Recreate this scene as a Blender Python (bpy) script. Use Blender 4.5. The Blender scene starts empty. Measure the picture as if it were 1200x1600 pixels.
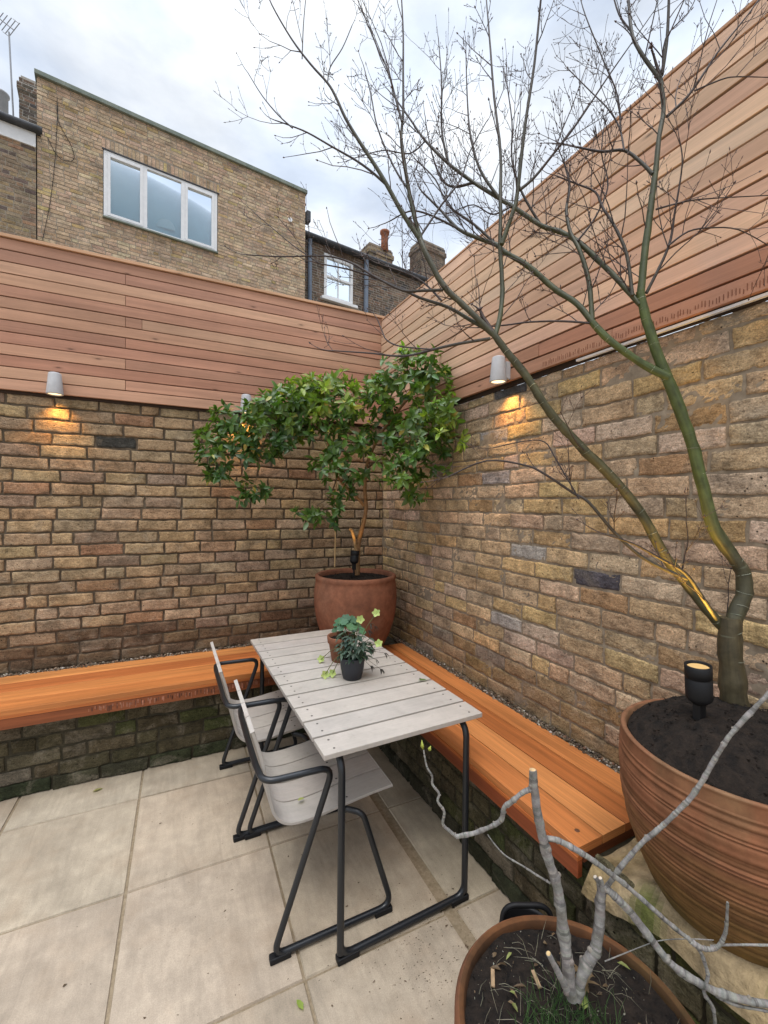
import bpy, math, random
from mathutils import Vector, Matrix, noise, Quaternion
random.seed(7)
R_ = math.radians
SC = bpy.context.scene
COL = SC.collection

# ------------------------------------------------------------------ camera
FPX = 668.0                       # focal length in pixels of a 1200 x 1600 frame
YAW, PITCH, ROLL = R_(25.27), R_(-0.91), R_(0.6)
CAM = Vector((-1.5067, -3.2695, 1.55))
cy, sy, cp, sp = math.cos(YAW), math.sin(YAW), math.cos(PITCH), math.sin(PITCH)
FWD = Vector((sy*cp, cy*cp, sp)); RT0 = Vector((cy, -sy, 0)); UP0 = RT0.cross(FWD)
RT = RT0*math.cos(ROLL) + UP0*math.sin(ROLL); UP = -RT0*math.sin(ROLL) + UP0*math.cos(ROLL)
cam_d = bpy.data.cameras.new('camera')
cam_d.sensor_fit = 'VERTICAL'; cam_d.sensor_height = 36; cam_d.sensor_width = 27
cam_d.lens = FPX*36/1600; cam_d.clip_start = 0.02; cam_d.clip_end = 500
cam = bpy.data.objects.new('camera', cam_d); COL.objects.link(cam)
m = Matrix.Identity(4)
for i in range(3):
    m[i][0] = RT[i]; m[i][1] = UP[i]; m[i][2] = -FWD[i]; m[i][3] = CAM[i]
cam.matrix_world = m
SC.camera = cam

def P(px, py, d):                 # the point seen at that spot of the photo, d metres ahead of the camera
    return CAM + (FWD + RT*((px-600)/FPX) - UP*((py-800)/FPX))*d
def depth(p): return (Vector(p)-CAM).dot(FWD)

# ------------------------------------------------------------------ sky, sun, exposure
SUN_EL, SUN_ROT = R_(66), R_(215)       # light comes from behind the camera, a little left
W = bpy.data.worlds.new('World'); SC.world = W; W.use_nodes = True
nt = W.node_tree; nt.nodes.clear()
def N(nt, t, **k):
    n = nt.nodes.new(t)
    for a, b in k.items(): setattr(n, a, b)
    return n
wo = N(nt, 'ShaderNodeOutputWorld'); bg = N(nt, 'ShaderNodeBackground')
sky = N(nt, 'ShaderNodeTexSky', sky_type='NISHITA', sun_disc=False)
sky.sun_elevation = SUN_EL; sky.sun_rotation = SUN_ROT; sky.dust_density = 2.0
tc = N(nt, 'ShaderNodeTexCoord'); mp = N(nt, 'ShaderNodeMapping'); mp.inputs['Scale'].default_value = (1, 1, 2.2)
n1 = N(nt, 'ShaderNodeTexNoise'); n1.inputs['Scale'].default_value = 2.6; n1.inputs['Detail'].default_value = 7; n1.inputs['Roughness'].default_value = .55
n2 = N(nt, 'ShaderNodeTexNoise'); n2.inputs['Scale'].default_value = 4.5; n2.inputs['Detail'].default_value = 6
r1 = N(nt, 'ShaderNodeValToRGB'); r1.color_ramp.elements[0].position = .36; r1.color_ramp.elements[1].position = .60
r1.color_ramp.elements[0].color = (.62, .62, .62, 1)
r2 = N(nt, 'ShaderNodeValToRGB'); r2.color_ramp.elements[0].position = .36; r2.color_ramp.elements[1].position = .64
r2.color_ramp.elements[0].color = (7.6, 8.5, 9.9, 1); r2.color_ramp.elements[1].color = (10.0, 10.4, 10.8, 1)
mx = N(nt, 'ShaderNodeMix', data_type='RGBA')
sep = N(nt, 'ShaderNodeSeparateXYZ')
zr = N(nt, 'ShaderNodeMapRange'); zr.inputs['From Min'].default_value = .78; zr.inputs['From Max'].default_value = 1
zr.inputs['To Min'].default_value = 1.0; zr.inputs['To Max'].default_value = 4.6      # an overcast sky is brightest overhead
mul = N(nt, 'ShaderNodeVectorMath', operation='SCALE')
L = nt.links.new
L(tc.outputs['Generated'], mp.inputs['Vector']); L(mp.outputs['Vector'], n1.inputs['Vector']); L(mp.outputs['Vector'], n2.inputs['Vector'])
L(n1.outputs['Fac'], r1.inputs['Fac']); L(n2.outputs['Fac'], r2.inputs['Fac'])
L(r1.outputs['Color'], mx.inputs['Factor']); L(sky.outputs['Color'], mx.inputs['A']); L(r2.outputs['Color'], mx.inputs['B'])
L(tc.outputs['Generated'], sep.inputs['Vector']); L(sep.outputs['Z'], zr.inputs['Value'])
L(mx.outputs['Result'], mul.inputs[0]); L(zr.outputs['Result'], mul.inputs['Scale'])
L(mul.outputs['Vector'], bg.inputs['Color']); bg.inputs['Strength'].default_value = .1
L(bg.outputs['Background'], wo.inputs['Surface'])

sd = bpy.data.lights.new('sun', 'SUN'); sd.energy = 1.1; sd.angle = R_(25); sd.color = (1, .95, .88)
so = bpy.data.objects.new('sun', sd); COL.objects.link(so)
sdir = Vector((math.sin(SUN_ROT)*math.cos(SUN_EL), math.cos(SUN_ROT)*math.cos(SUN_EL), math.sin(SUN_EL)))
so.rotation_euler = (-sdir).to_track_quat('-Z', 'Y').to_euler(); so.location = (0, -6, 8)

SC.view_settings.view_transform = 'Standard'; SC.view_settings.look = 'None'
SC.view_settings.gamma = 1; SC.view_settings.exposure = 0.24
SC.cycles.max_bounces = 8; SC.cycles.transparent_max_bounces = 12
SC.cycles.use_denoising = True
SC.cycles.sample_clamp_indirect = 6

# ------------------------------------------------------------------ helpers
def srgb(r, g, b):
    f = lambda c: (c/255/12.92) if c/255 <= .04045 else ((c/255+.055)/1.055)**2.4
    return (f(r), f(g), f(b))
def vary(c, a=.1, h=.03):
    k = 1+random.uniform(-a, a)
    return tuple(max(0.003, x*k*(1+random.uniform(-h, h))) for x in c)
def lerp(a, b, t): return tuple(x+(y-x)*t for x, y in zip(a, b))

class MB:
    def __init__(s): s.v = []; s.f = []; s.c = []; s.uv = []; s.sm = []
    def face(s, pts, col=(1, 1, 1), uv=None, smooth=False):
        i = len(s.v); s.v += [tuple(p) for p in pts]; s.f.append(tuple(range(i, i+len(pts))))
        s.c.append(col); s.uv.append(uv or [(p[0], p[1]) for p in pts]); s.sm.append(smooth)
    def add(s, verts, faces, cols, uvs=None, smooth=True):
        i = len(s.v); s.v += [tuple(p) for p in verts]
        for k, f in enumerate(faces):
            s.f.append(tuple(i+q for q in f)); s.c.append(cols[k] if isinstance(cols, list) else cols)
            s.uv.append([uvs[q] for q in f] if uvs else [(verts[q][0], verts[q][1]) for q in f]); s.sm.append(smooth)
    def box(s, c, ax, ay, az, hx, hy, hz, col=(1, 1, 1), uo=None):
        # axes unit vectors, half sizes; u runs along ax
        c, ax, ay, az = Vector(c), Vector(ax), Vector(ay), Vector(az)
        if uo is None: uo = (random.uniform(0, 50), random.uniform(0, 50))
        vs = [c+ax*(hx*i)+ay*(hy*j)+az*(hz*k) for i in (-1, 1) for j in (-1, 1) for k in (-1, 1)]
        fs = [(0, 1, 3, 2), (4, 6, 7, 5), (0, 4, 5, 1), (2, 3, 7, 6), (0, 2, 6, 4), (1, 5, 7, 3)]
        i0 = len(s.v); s.v += [tuple(p) for p in vs]
        loc = [(hx*i, hy*j, hz*k) for i in (-1, 1) for j in (-1, 1) for k in (-1, 1)]
        for q, f in enumerate(fs):
            s.f.append(tuple(i0+a for a in f)); s.c.append(col); s.sm.append(False)
            if q < 2: u = [(uo[0]+loc[a][1]*.3, uo[1]+loc[a][2]) for a in f]
            elif q < 4: u = [(uo[0]+loc[a][0], uo[1]+loc[a][2]) for a in f]
            else: u = [(uo[0]+loc[a][0], uo[1]+.31+loc[a][1]) for a in f]
            s.uv.append(u)
    def abox(s, x0, x1, y0, y1, z0, z1, col=(1, 1, 1), along='x'):
        c = ((x0+x1)/2, (y0+y1)/2, (z0+z1)/2); h = (abs(x1-x0)/2, abs(y1-y0)/2, abs(z1-z0)/2)
        X, Y, Z = (1, 0, 0), (0, 1, 0), (0, 0, 1)
        if along == 'x': s.box(c, X, Y, Z, *h, col)
        elif along == 'y': s.box(c, Y, (-1, 0, 0), Z, h[1], h[0], h[2], col)
        else: s.box(c, Z, X, Y, h[2], h[0], h[1], col)
    def tube(s, pts, rad, sides=8, col=(1, 1, 1), cap=True, wob=0):
        pts = [Vector(p) for p in pts]; n = len(pts)
        if not isinstance(rad, (list, tuple)): rad = [rad]*n
        cols = col if isinstance(col, list) else [col]*n
        t = (pts[1]-pts[0]).normalized(); a = t.orthogonal().normalized(); ring = []; lens = 0; vs = []; uv = []
        for i in range(n):
            d = (pts[min(i+1, n-1)]-pts[max(i-1, 0)]).normalized()
            if i: 
                q = t.rotation_difference(d); a = (q @ a); a = (a-d*a.dot(d)).normalized(); lens += (pts[i]-pts[i-1]).length
            t = d; b = t.cross(a)
            for k in range(sides+1):
                an = 2*math.pi*k/sides
                r = rad[i]
                if wob: r *= 1+wob*(noise.noise(Vector((pts[i].x*30+math.cos(an)*1.3, pts[i].y*30+math.sin(an)*1.3, pts[i].z*30)))+.55*noise.noise(Vector((pts[i].x*95+math.cos(an)*2.2, pts[i].y*95+math.sin(an)*2.2, pts[i].z*95))))
                vs.append(pts[i]+(a*math.cos(an)+b*math.sin(an))*r); uv.append((k/sides*2*math.pi*rad[0], lens))
        # merge the seam: keep last column for uv only
        m = sides+1; fs = []; cs = []
        for i in range(n-1):
            for k in range(sides):
                fs.append((i*m+k, i*m+k+1, (i+1)*m+k+1, (i+1)*m+k)); cs.append(cols[i])
        s.add(vs, fs, cs, uv, True)
        if cap:
            s.face([vs[k] for k in range(sides)][::-1], cols[0]); s.face([vs[(n-1)*m+k] for k in range(sides)], cols[-1])
    def lathe(s, prof, seg=64, c=(0, 0, 0), col=(1, 1, 1), axis=None, wob=0):
        # prof list of (r, z); a band's colour may be given as third entry
        m = seg+1; vs = []; uv = []; ln = 0
        for i, p in enumerate(prof):
            if i: ln += math.hypot(p[0]-prof[i-1][0], p[1]-prof[i-1][1])
            for k in range(m):
                a = 2*math.pi*k/seg; r = p[0]
                if wob: r *= 1+wob*noise.noise(Vector((math.cos(a)*1.5, math.sin(a)*1.5, p[1]*4)))
                v = Vector((r*math.cos(a), r*math.sin(a), p[1]))
                if axis is not None: v = axis @ v
                vs.append(v+Vector(c)); uv.append((a*.25, ln))
        fs = []; cs = []
        for i in range(len(prof)-1):
            for k in range(seg):
                fs.append((i*m+k, i*m+k+1, (i+1)*m+k+1, (i+1)*m+k)); cs.append(prof[i][2] if len(prof[i]) > 2 else col)
        s.add(vs, fs, cs, uv, True)
    def build(s, name, mat, parent=None, bevel=0, subsurf=0):
        me = bpy.data.meshes.new(name); me.from_pydata(s.v, [], s.f)
        ca = me.color_attributes.new('Col', 'FLOAT_COLOR', 'CORNER'); buf = []
        for f, c in zip(s.f, s.c): buf += [c[0], c[1], c[2], 1.0]*len(f)
        ca.data.foreach_set('color', buf)
        ul = me.uv_layers.new(name='UVMap'); ub = []
        for u in s.uv:
            for q in u: ub += [q[0], q[1]]
        ul.data.foreach_set('uv', ub)
        me.polygons.foreach_set('use_smooth', s.sm); me.update()
        me.materials.append(mat)
        o = bpy.data.objects.new(name, me); COL.objects.link(o)
        if parent is not None: o.parent = parent
        if bevel:
            b = o.modifiers.new('bevel', 'BEVEL'); b.width = bevel; b.segments = 2; b.limit_method = 'ANGLE'; b.angle_limit = R_(40)
        return o

def tag(o, label=None, cat=None, group=None, kind=None):
    if label: o['label'] = label
    if cat: o['category'] = cat
    if group: o['group'] = group
    if kind: o['kind'] = kind
    return o
def empty(name, loc=(0, 0, 0), rz=0, label=None, cat=None, group=None):
    o = bpy.data.objects.new(name, None); COL.objects.link(o); o.location = loc; o.rotation_euler = (0, 0, rz); o.empty_display_size = .1
    return tag(o, label, cat, group)
def smooth_path(pts, sub=4):
    pts = [Vector(p) for p in pts]; out = []
    for i in range(len(pts)-1):
        p0 = pts[max(i-1, 0)]; p1 = pts[i]; p2 = pts[i+1]; p3 = pts[min(i+2, len(pts)-1)]
        for k in range(sub):
            t = k/sub
            out.append(.5*((2*p1)+(p2-p0)*t+(2*p0-5*p1+4*p2-p3)*t*t+(3*p1-p0-3*p2+p3)*t**3))
    out.append(pts[-1]); return out
def fillet(pts, r, n=6):
    pts = [Vector(p) for p in pts]; out = [pts[0]]
    for i in range(1, len(pts)-1):
        a = pts[i-1]-pts[i]; b = pts[i+1]-pts[i]; rr = r[i-1] if isinstance(r, (list, tuple)) else r
        l = min(rr, a.length*.49, b.length*.49)
        pa = pts[i]+a.normalized()*l; pb = pts[i]+b.normalized()*l
        for k in range(n+1):
            t = k/n; out.append(pa*(1-t)**2+pts[i]*2*t*(1-t)+pb*t*t)
    out.append(pts[-1]); return out

# ------------------------------------------------------------------ materials
def mat(name, base=None, rough=.8, attr=False, spec=.5, metal=0):
    mt = bpy.data.materials.new(name); mt.use_nodes = True; nt = mt.node_tree
    b = nt.nodes['Principled BSDF']; b.inputs['Roughness'].default_value = rough; b.inputs['Metallic'].default_value = metal
    b.inputs['Specular IOR Level'].default_value = spec
    if base: b.inputs['Base Color'].default_value = (*base, 1)
    out = b.inputs['Base Color']
    if attr:
        a = N(nt, 'ShaderNodeAttribute', attribute_name='Col'); nt.links.new(a.outputs['Color'], b.inputs['Base Color']); return mt, nt, b, a
    return mt, nt, b, None
def nz(nt, scale, detail=5, rough=.6, coord='Object', scl=None, dist=0):
    tc = N(nt, 'ShaderNodeTexCoord'); n = N(nt, 'ShaderNodeTexNoise')
    n.inputs['Scale'].default_value = scale; n.inputs['Detail'].default_value = detail; n.inputs['Roughness'].default_value = rough
    n.inputs['Distortion'].default_value = dist
    if scl:
        mp = N(nt, 'ShaderNodeMapping'); mp.inputs['Scale'].default_value = scl
        nt.links.new(tc.outputs[coord], mp.inputs['Vector']); nt.links.new(mp.outputs['Vector'], n.inputs['Vector'])
    else: nt.links.new(tc.outputs[coord], n.inputs['Vector'])
    return n
def ramp(nt, src, stops, interp='LINEAR'):
    r = N(nt, 'ShaderNodeValToRGB'); cr = r.color_ramp; cr.interpolation = interp
    while len(cr.elements) < len(stops): cr.elements.new(.5)
    for e, (p, c) in zip(cr.elements, stops):
        e.position = p; e.color = (*c, 1) if isinstance(c, tuple) else (c, c, c, 1)
    nt.links.new(src, r.inputs['Fac']); return r
def mixc(nt, kind, fac, a, b):
    m = N(nt, 'ShaderNodeMix', data_type='RGBA', blend_type=kind)
    for sock, v in ((m.inputs['Factor'], fac), (m.inputs['A'], a), (m.inputs['B'], b)):
        if isinstance(v, bpy.types.NodeSocket): nt.links.new(v, sock)
        elif isinstance(v, tuple): sock.default_value = (*v, 1)
        else: sock.default_value = v
    return m.outputs['Result']
def bump(nt, b, src, strength=.4, dist=.005, prev=None):
    bp = N(nt, 'ShaderNodeBump'); bp.inputs['Strength'].default_value = strength; bp.inputs['Distance'].default_value = dist
    nt.links.new(src, bp.inputs['Height'])
    if prev is not None: nt.links.new(prev.outputs['Normal'], bp.inputs['Normal'])
    nt.links.new(bp.outputs['Normal'], b.inputs['Normal']); return bp
def setc(nt, b, src): nt.links.new(src, b.inputs['Base Color'])

def mk_brick(name, big=.42, pit=.8, k=1.0):
    mt, nt, b, a = mat(name, rough=.93, attr=True, spec=.2)
    n1 = nz(nt, 11*k, 6, .68, dist=.5); r1 = ramp(nt, n1.outputs['Fac'], [(.3, 1-big), (.7, 1+big)])
    c = mixc(nt, 'MULTIPLY', 1.0, a.outputs['Color'], r1.outputs['Color'])
    n4 = nz(nt, 6*k, 6, .7, dist=.8); r4 = ramp(nt, n4.outputs['Fac'], [(.52, 0.0), (.74, .42)])          # lime bloom
    c = mixc(nt, 'MIX', r4.outputs['Color'], c, (.44, .37, .28))
    n5 = nz(nt, 5*k, 6, .75, scl=(1, 1, 1.8)); r5 = ramp(nt, n5.outputs['Fac'], [(.32, .42), (.50, 1.0)])                   # soot
    c = mixc(nt, 'MULTIPLY', .8, c, r5.outputs['Color'])
    n2 = nz(nt, 46*k, 5, .72, scl=(1, 1, 2.4), dist=.7); r2 = ramp(nt, n2.outputs['Fac'], [(.30, .22), (.40, 1.0)])
    c = mixc(nt, 'MULTIPLY', pit, c, r2.outputs['Color'])
    tc = N(nt, 'ShaderNodeTexCoord'); vo = N(nt, 'ShaderNodeTexVoronoi'); vo.inputs['Scale'].default_value = 42*k; vo.inputs['Randomness'].default_value = 1
    nt.links.new(tc.outputs['Object'], vo.inputs['Vector']); rv = ramp(nt, vo.outputs['Distance'], [(.10, .12), (.17, 1.0)])
    ng = nz(nt, 9*k, 3, .6); gate = ramp(nt, ng.outputs['Fac'], [(.5, 0.0), (.58, 1.0)])
    c = mixc(nt, 'MULTIPLY', gate.outputs['Color'], c, rv.outputs['Color'])
    n3 = nz(nt, 210*k, 3, .6); r3 = ramp(nt, n3.outputs['Fac'], [(.3, .62), (.7, 1.35)])
    c = mixc(nt, 'MULTIPLY', .9, c, r3.outputs['Color'])
    setc(nt, b, c)
    b1 = bump(nt, b, n2.outputs['Fac'], .9, .012); b2_ = bump(nt, b, n3.outputs['Fac'], .4, .002, b1); b3_ = bump(nt, b, rv.outputs['Color'], .3, .004, b2_); n6 = nz(nt, 70*k, 5, .75, scl=(1, 1, 1.6), dist=.4); c2_ = mixc(nt, 'MULTIPLY', 1, c, ramp(nt, n6.outputs['Fac'], [(.30, .58), (.48, 1.0), (.70, 1.28)]).outputs['Color']); setc(nt, b, c2_); bump(nt, b, n6.outputs['Fac'], .6, .004, b3_)
    return mt
M = {}
M['brick'] = mk_brick('stock_brick'); M['far_brick'] = mk_brick('far_stock_brick', .3, .3, .6)
def mk_wood(name, rough=.6, grain=.35, spec=.3, attr=True, coat=0, knots=False):
    mt, nt, b, a = mat(name, rough=rough, attr=True, spec=spec)
    n1 = nz(nt, 1, 5, .6, 'UV', (1.2, 34, 1), .8); r1 = ramp(nt, n1.outputs['Fac'], [(.28, 1-grain), (.72, 1+grain)])
    n2 = nz(nt, 1, 4, .7, 'UV', (5, 320, 1), .3); r2 = ramp(nt, n2.outputs['Fac'], [(.3, 1-grain*.55), (.7, 1+grain*.55)])
    n3 = nz(nt, 1.7, 3, .5, 'UV', (.6, 4, 1)); r3 = ramp(nt, n3.outputs['Fac'], [(.3, .86), (.7, 1.12)])
    c = mixc(nt, 'MULTIPLY', 1, a.outputs['Color'], r1.outputs['Color']); c = mixc(nt, 'MULTIPLY', 1, c, r2.outputs['Color'])
    c = mixc(nt, 'MULTIPLY', 1, c, r3.outputs['Color'])
    if knots:
        tcv = N(nt, 'ShaderNodeTexCoord'); mpv = N(nt, 'ShaderNodeMapping'); mpv.inputs['Scale'].default_value = (1.1, 4.0, 1); vo = N(nt, 'ShaderNodeTexVoronoi', voronoi_dimensions='2D'); vo.inputs['Scale'].default_value = 1.0
        nt.links.new(tcv.outputs['UV'], mpv.inputs['Vector']); nt.links.new(mpv.outputs['Vector'], vo.inputs['Vector'])
        c = mixc(nt, 'MULTIPLY', 1, c, ramp(nt, vo.outputs['Distance'], [(.008, .35), (.02, .8), (.04, 1.0)]).outputs['Color'])
        n4 = nz(nt, 1.3, 4, .6, 'Object', (1, 1, .25)); c = mixc(nt, 'MULTIPLY', 1, c, ramp(nt, n4.outputs['Fac'], [(.3, .87), (.7, 1.1)]).outputs['Color'])
    setc(nt, b, c)
    bump(nt, b, n2.outputs['Fac'], .25, .002)
    if coat: b.inputs['Coat Weight'].default_value = coat; b.inputs['Coat Roughness'].default_value = .35
    return mt
M['cedar'] = mk_wood('cedar', .75, .16, knots=True)
M['hardwood'] = mk_wood('oiled_hardwood', .45, .3, .35)
mt, nt, b, a = mat('pale_slat', rough=.5, attr=True, spec=.35)
n = nz(nt, 9, 6, .65, dist=.5); c = mixc(nt, 'MULTIPLY', 1, a.outputs['Color'], ramp(nt, n.outputs['Fac'], [(.3, .86), (.7, 1.08)]).outputs['Color'])
n = nz(nt, 1, 4, .65, 'UV', (3, 130, 1), .3); c = mixc(nt, 'MULTIPLY', 1, c, ramp(nt, n.outputs['Fac'], [(.3, .93), (.7, 1.05)]).outputs['Color'])
n = nz(nt, 26, 4, .7); c = mixc(nt, 'MIX', ramp(nt, n.outputs['Fac'], [(.60, 0.0), (.72, .35)]).outputs['Color'], c, (.30, .255, .20))
nt.links.new(ramp(nt, n.outputs['Fac'], [(.35, .38), (.65, .62)]).outputs['Color'], b.inputs['Roughness']); setc(nt, b, c); M['pale'] = mt
M['black'] = mat('black_metal', (.012, .014, .017), .33, spec=.5)[0]
M['black_plastic'] = mat('black_plastic', (.008, .008, .009), .55, spec=.25)[0]
mt, nt, b, a = mat('paving', rough=.62, attr=True, spec=.35)
n1 = nz(nt, 2.4, 6, .62, dist=.6); n2 = nz(nt, 14, 5, .65); n3 = nz(nt, 90, 3, .6)
c = mixc(nt, 'MULTIPLY', 1, a.outputs['Color'], ramp(nt, n1.outputs['Fac'], [(.3, .80), (.7, 1.15)]).outputs['Color'])
c = mixc(nt, 'MULTIPLY', 1, c, ramp(nt, n2.outputs['Fac'], [(.28, .82), (.7, 1.1)]).outputs['Color'])
n5 = nz(nt, 5, 4, .6); c = mixc(nt, 'MIX', ramp(nt, n5.outputs['Fac'], [(.50, 0.0), (.74, .4)]).outputs['Color'], c, (.33, .24, .16))
c = mixc(nt, 'MIX', ramp(nt, n3.outputs['Fac'], [(.74, 0.0), (.82, .3)]).outputs['Color'], c, (.16, .12, .09))
n7 = nz(nt, 260, 3, .6); c = mixc(nt, 'MULTIPLY', 1, c, ramp(nt, n7.outputs['Fac'], [(.3, .86), (.7, 1.12)]).outputs['Color'])
n8 = nz(nt, 1, 4, .65, 'Object', (30, 5, 1), 1.0); c = mixc(nt, 'MULTIPLY', 1, c, ramp(nt, n8.outputs['Fac'], [(.32, .90), (.6, 1.04)]).outputs['Color']); setc(nt, b, c)
nt.links.new(ramp(nt, n2.outputs['Fac'], [(.3, .45), (.7, .75)]).outputs['Color'], b.inputs['Roughness'])
bump(nt, b, n2.outputs['Fac'], .15, .003); M['paving'] = mt
def simple(name, c0, c1, s=20, rough=.85, bs=.3, bd=.004, detail=5, spec=.3):
    mt, nt, b, a = mat(name, rough=rough, spec=spec)
    n = nz(nt, s, detail, .65); setc(nt, b, ramp(nt, n.outputs['Fac'], [(.3, c0), (.7, c1)]).outputs['Color'])
    bump(nt, b, n.outputs['Fac'], bs, bd); return mt
M['joint'] = simple('joint_mortar', (.19, .145, .09), (.31, .245, .165), 60)
M['mortar'] = simple('lime_mortar', (.17, .13, .09), (.33, .265, .19), 30)
M['mortar_back'] = simple('dark_mortar', (.065, .048, .032), (.15, .115, .078), 30)
M['mortar_mossy'] = simple('mossy_mortar', (.03, .025, .014), (.07, .058, .035), 30)
M['render'] = simple('grey_render', (.3, .3, .3), (.42, .41, .4), 3)
M['soil'] = simple('soil', (.003, .0022, .0018), (.024, .016, .011), 42, .95, .9, .012)
def vcol(name, rough, spec=.3, lo=.85, hi=1.12, s=25, bs=.2, bd=.003):
    mt, nt, b, a = mat(name, rough=rough, attr=True, spec=spec)
    n = nz(nt, s, 5, .65); setc(nt, b, mixc(nt, 'MULTIPLY', 1, a.outputs['Color'], ramp(nt, n.outputs['Fac'], [(.3, lo), (.7, hi)]).outputs['Color']))
    bump(nt, b, n.outputs['Fac'], bs, bd); return mt
M['paint'] = vcol('painted', .5); M['bark'] = vcol('bark', .6, .35, .62, 1.3, 55, .5, .003); mt, nt, b, a = mat('green_bark', rough=.5, attr=True, spec=.4)
n1 = nz(nt, 30, 5, .65); n2 = nz(nt, 1, 4, .6, 'UV', (3, 42, 1), .4); n3 = nz(nt, 1, 4, .6, 'UV', (90, 6, 1), .5)
c = mixc(nt, 'MULTIPLY', 1, a.outputs['Color'], ramp(nt, n1.outputs['Fac'], [(.3, .6), (.7, 1.35)]).outputs['Color'])
c = mixc(nt, 'MULTIPLY', 1, c, ramp(nt, n3.outputs['Fac'], [(.3, .75), (.7, 1.25)]).outputs['Color'])
c = mixc(nt, 'MIX', ramp(nt, n2.outputs['Fac'], [(.66, 0.0), (.72, .5)]).outputs['Color'], c, (.20, .21, .15)); setc(nt, b, c)
bump(nt, b, n3.outputs['Fac'], .3, .002, bump(nt, b, n2.outputs['Fac'], .3, .003)); M['green_bark'] = mt
mt, nt, b, a = mat('grey_bark', rough=.75, attr=True, spec=.25)
n1 = nz(nt, 45, 6, .7); n2 = nz(nt, 1, 4, .65, 'UV', (14, 38, 1), 1.5); n3 = nz(nt, 160, 3, .6)
c = mixc(nt, 'MULTIPLY', 1, a.outputs['Color'], ramp(nt, n1.outputs['Fac'], [(.3, .55), (.7, 1.4)]).outputs['Color'])
c = mixc(nt, 'MULTIPLY', .4, c, ramp(nt, n2.outputs['Fac'], [(.34, .30), (.46, 1.0)]).outputs['Color'])
c = mixc(nt, 'MIX', ramp(nt, n3.outputs['Fac'], [(.62, 0.0), (.72, .5)]).outputs['Color'], c, (.36, .35, .31)); setc(nt, b, c)
bump(nt, b, n3.outputs['Fac'], .5, .002, bump(nt, b, n2.outputs['Fac'], .5, .003)); M['grey_bark'] = mt
M['stones'] = vcol('pebbles', .8)
M['cement'] = vcol('cement', .95, .2, .55, 1.35, 22, .9, .015)
M['grit'] = vcol('grit', .95, .1)
M['terracotta'] = None
def mk_terra(name, base, dark, bloom, bl=.4):
    mt, nt, b, a = mat(name, rough=.85, attr=True, spec=.25)
    n1 = nz(nt, 5, 6, .65); n2 = nz(nt, 26, 5, .65); n3 = nz(nt, 3, 5, .6)
    c = mixc(nt, 'MIX', ramp(nt, n1.outputs['Fac'], [(.35, 0.0), (.65, 1.0)]).outputs['Color'], base, dark)
    c = mixc(nt, 'MIX', ramp(nt, n3.outputs['Fac'], [(.48, 0.0), (.75, bl)]).outputs['Color'], c, bloom)
    c = mixc(nt, 'MULTIPLY', 1, c, ramp(nt, n2.outputs['Fac'], [(.3, .75), (.7, 1.15)]).outputs['Color'])
    c = mixc(nt, 'MULTIPLY', 1, c, a.outputs['Color']); setc(nt, b, c); bump(nt, b, n2.outputs['Fac'], .3, .003); return mt
M['terra'] = mk_terra('terracotta', (.275, .11, .06), (.17, .07, .04), (.30, .165, .105), .6)
M['terra_ribbed'] = mk_terra('weathered_terracotta', (.245, .12, .062), (.15, .08, .04), (.19, .15, .078), .85)
M['terra_mossy'] = mk_terra('mossy_terracotta', (.30, .11, .055), (.12, .055, .035), (.15, .14, .06), .7)
def leafmat(name, rough=.38, trans=.25):
    mt = bpy.data.materials.new(name); mt.use_nodes = True; nt = mt.node_tree; b = nt.nodes['Principled BSDF']; o = nt.nodes['Material Output']
    a = N(nt, 'ShaderNodeAttribute', attribute_name='Col'); nt.links.new(a.outputs['Color'], b.inputs['Base Color']); b.inputs['Roughness'].default_value = rough
    b.inputs['Specular IOR Level'].default_value = .5
    t = N(nt, 'ShaderNodeBsdfTranslucent'); c = mixc(nt, 'MULTIPLY', 1, a.outputs['Color'], (1.6, 1.9, .7)); nt.links.new(c, t.inputs['Color'])
    ms = N(nt, 'ShaderNodeMixShader'); ms.inputs[0].default_value = trans
    nt.links.new(b.outputs[0], ms.inputs[1]); nt.links.new(t.outputs[0], ms.inputs[2]); nt.links.new(ms.outputs[0], o.inputs['Surface']); return mt
M['leaf'] = leafmat('glossy_leaf'); M['softleaf'] = leafmat('soft_leaf', .6, .3)
def emit(name, c, s, base=None):
    mt = bpy.data.materials.new(name); mt.use_nodes = True; b = mt.node_tree.nodes['Principled BSDF']
    b.inputs['Base Color'].default_value = (*(base or c), 1); b.inputs['Emission Color'].default_value = (*c, 1); b.inputs['Emission Strength'].default_value = s; return mt
M['lens'] = emit('lamp_lens', (1, .62, .24), .55, (.2, .14, .06))
M['lens_down'] = emit('downlight_lens', (1, .80, .48), 1.5)
M['lens_off'] = mat('lamp_glass', (.5, .45, .3), .2)[0]
M['lamp_body'] = simple('grey_lamp_body', (.42, .42, .43), (.50, .50, .51), 30, .5, .05)
mt = bpy.data.materials.new('window_glass'); mt.use_nodes = True; nt = mt.node_tree; nt.nodes.remove(nt.nodes['Principled BSDF'])
gl = N(nt, 'ShaderNodeBsdfGlossy'); gl.inputs['Roughness'].default_value = .02; gl.inputs['Color'].default_value = (.85, .93, 1, 1); tp_ = N(nt, 'ShaderNodeBsdfTransparent'); tp_.inputs['Color'].default_value = (.80, .90, .93, 1)
ms = N(nt, 'ShaderNodeMixShader'); fz_ = N(nt, 'ShaderNodeFresnel'); fz_.inputs['IOR'].default_value = 1.8
nn2 = nz(nt, 1.6, 2, .5); bp = N(nt, 'ShaderNodeBump'); bp.inputs['Strength'].default_value = .01; bp.inputs['Distance'].default_value = .05; nt.links.new(nn2.outputs['Fac'], bp.inputs['Height']); nt.links.new(bp.outputs['Normal'], gl.inputs['Normal'])
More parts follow.
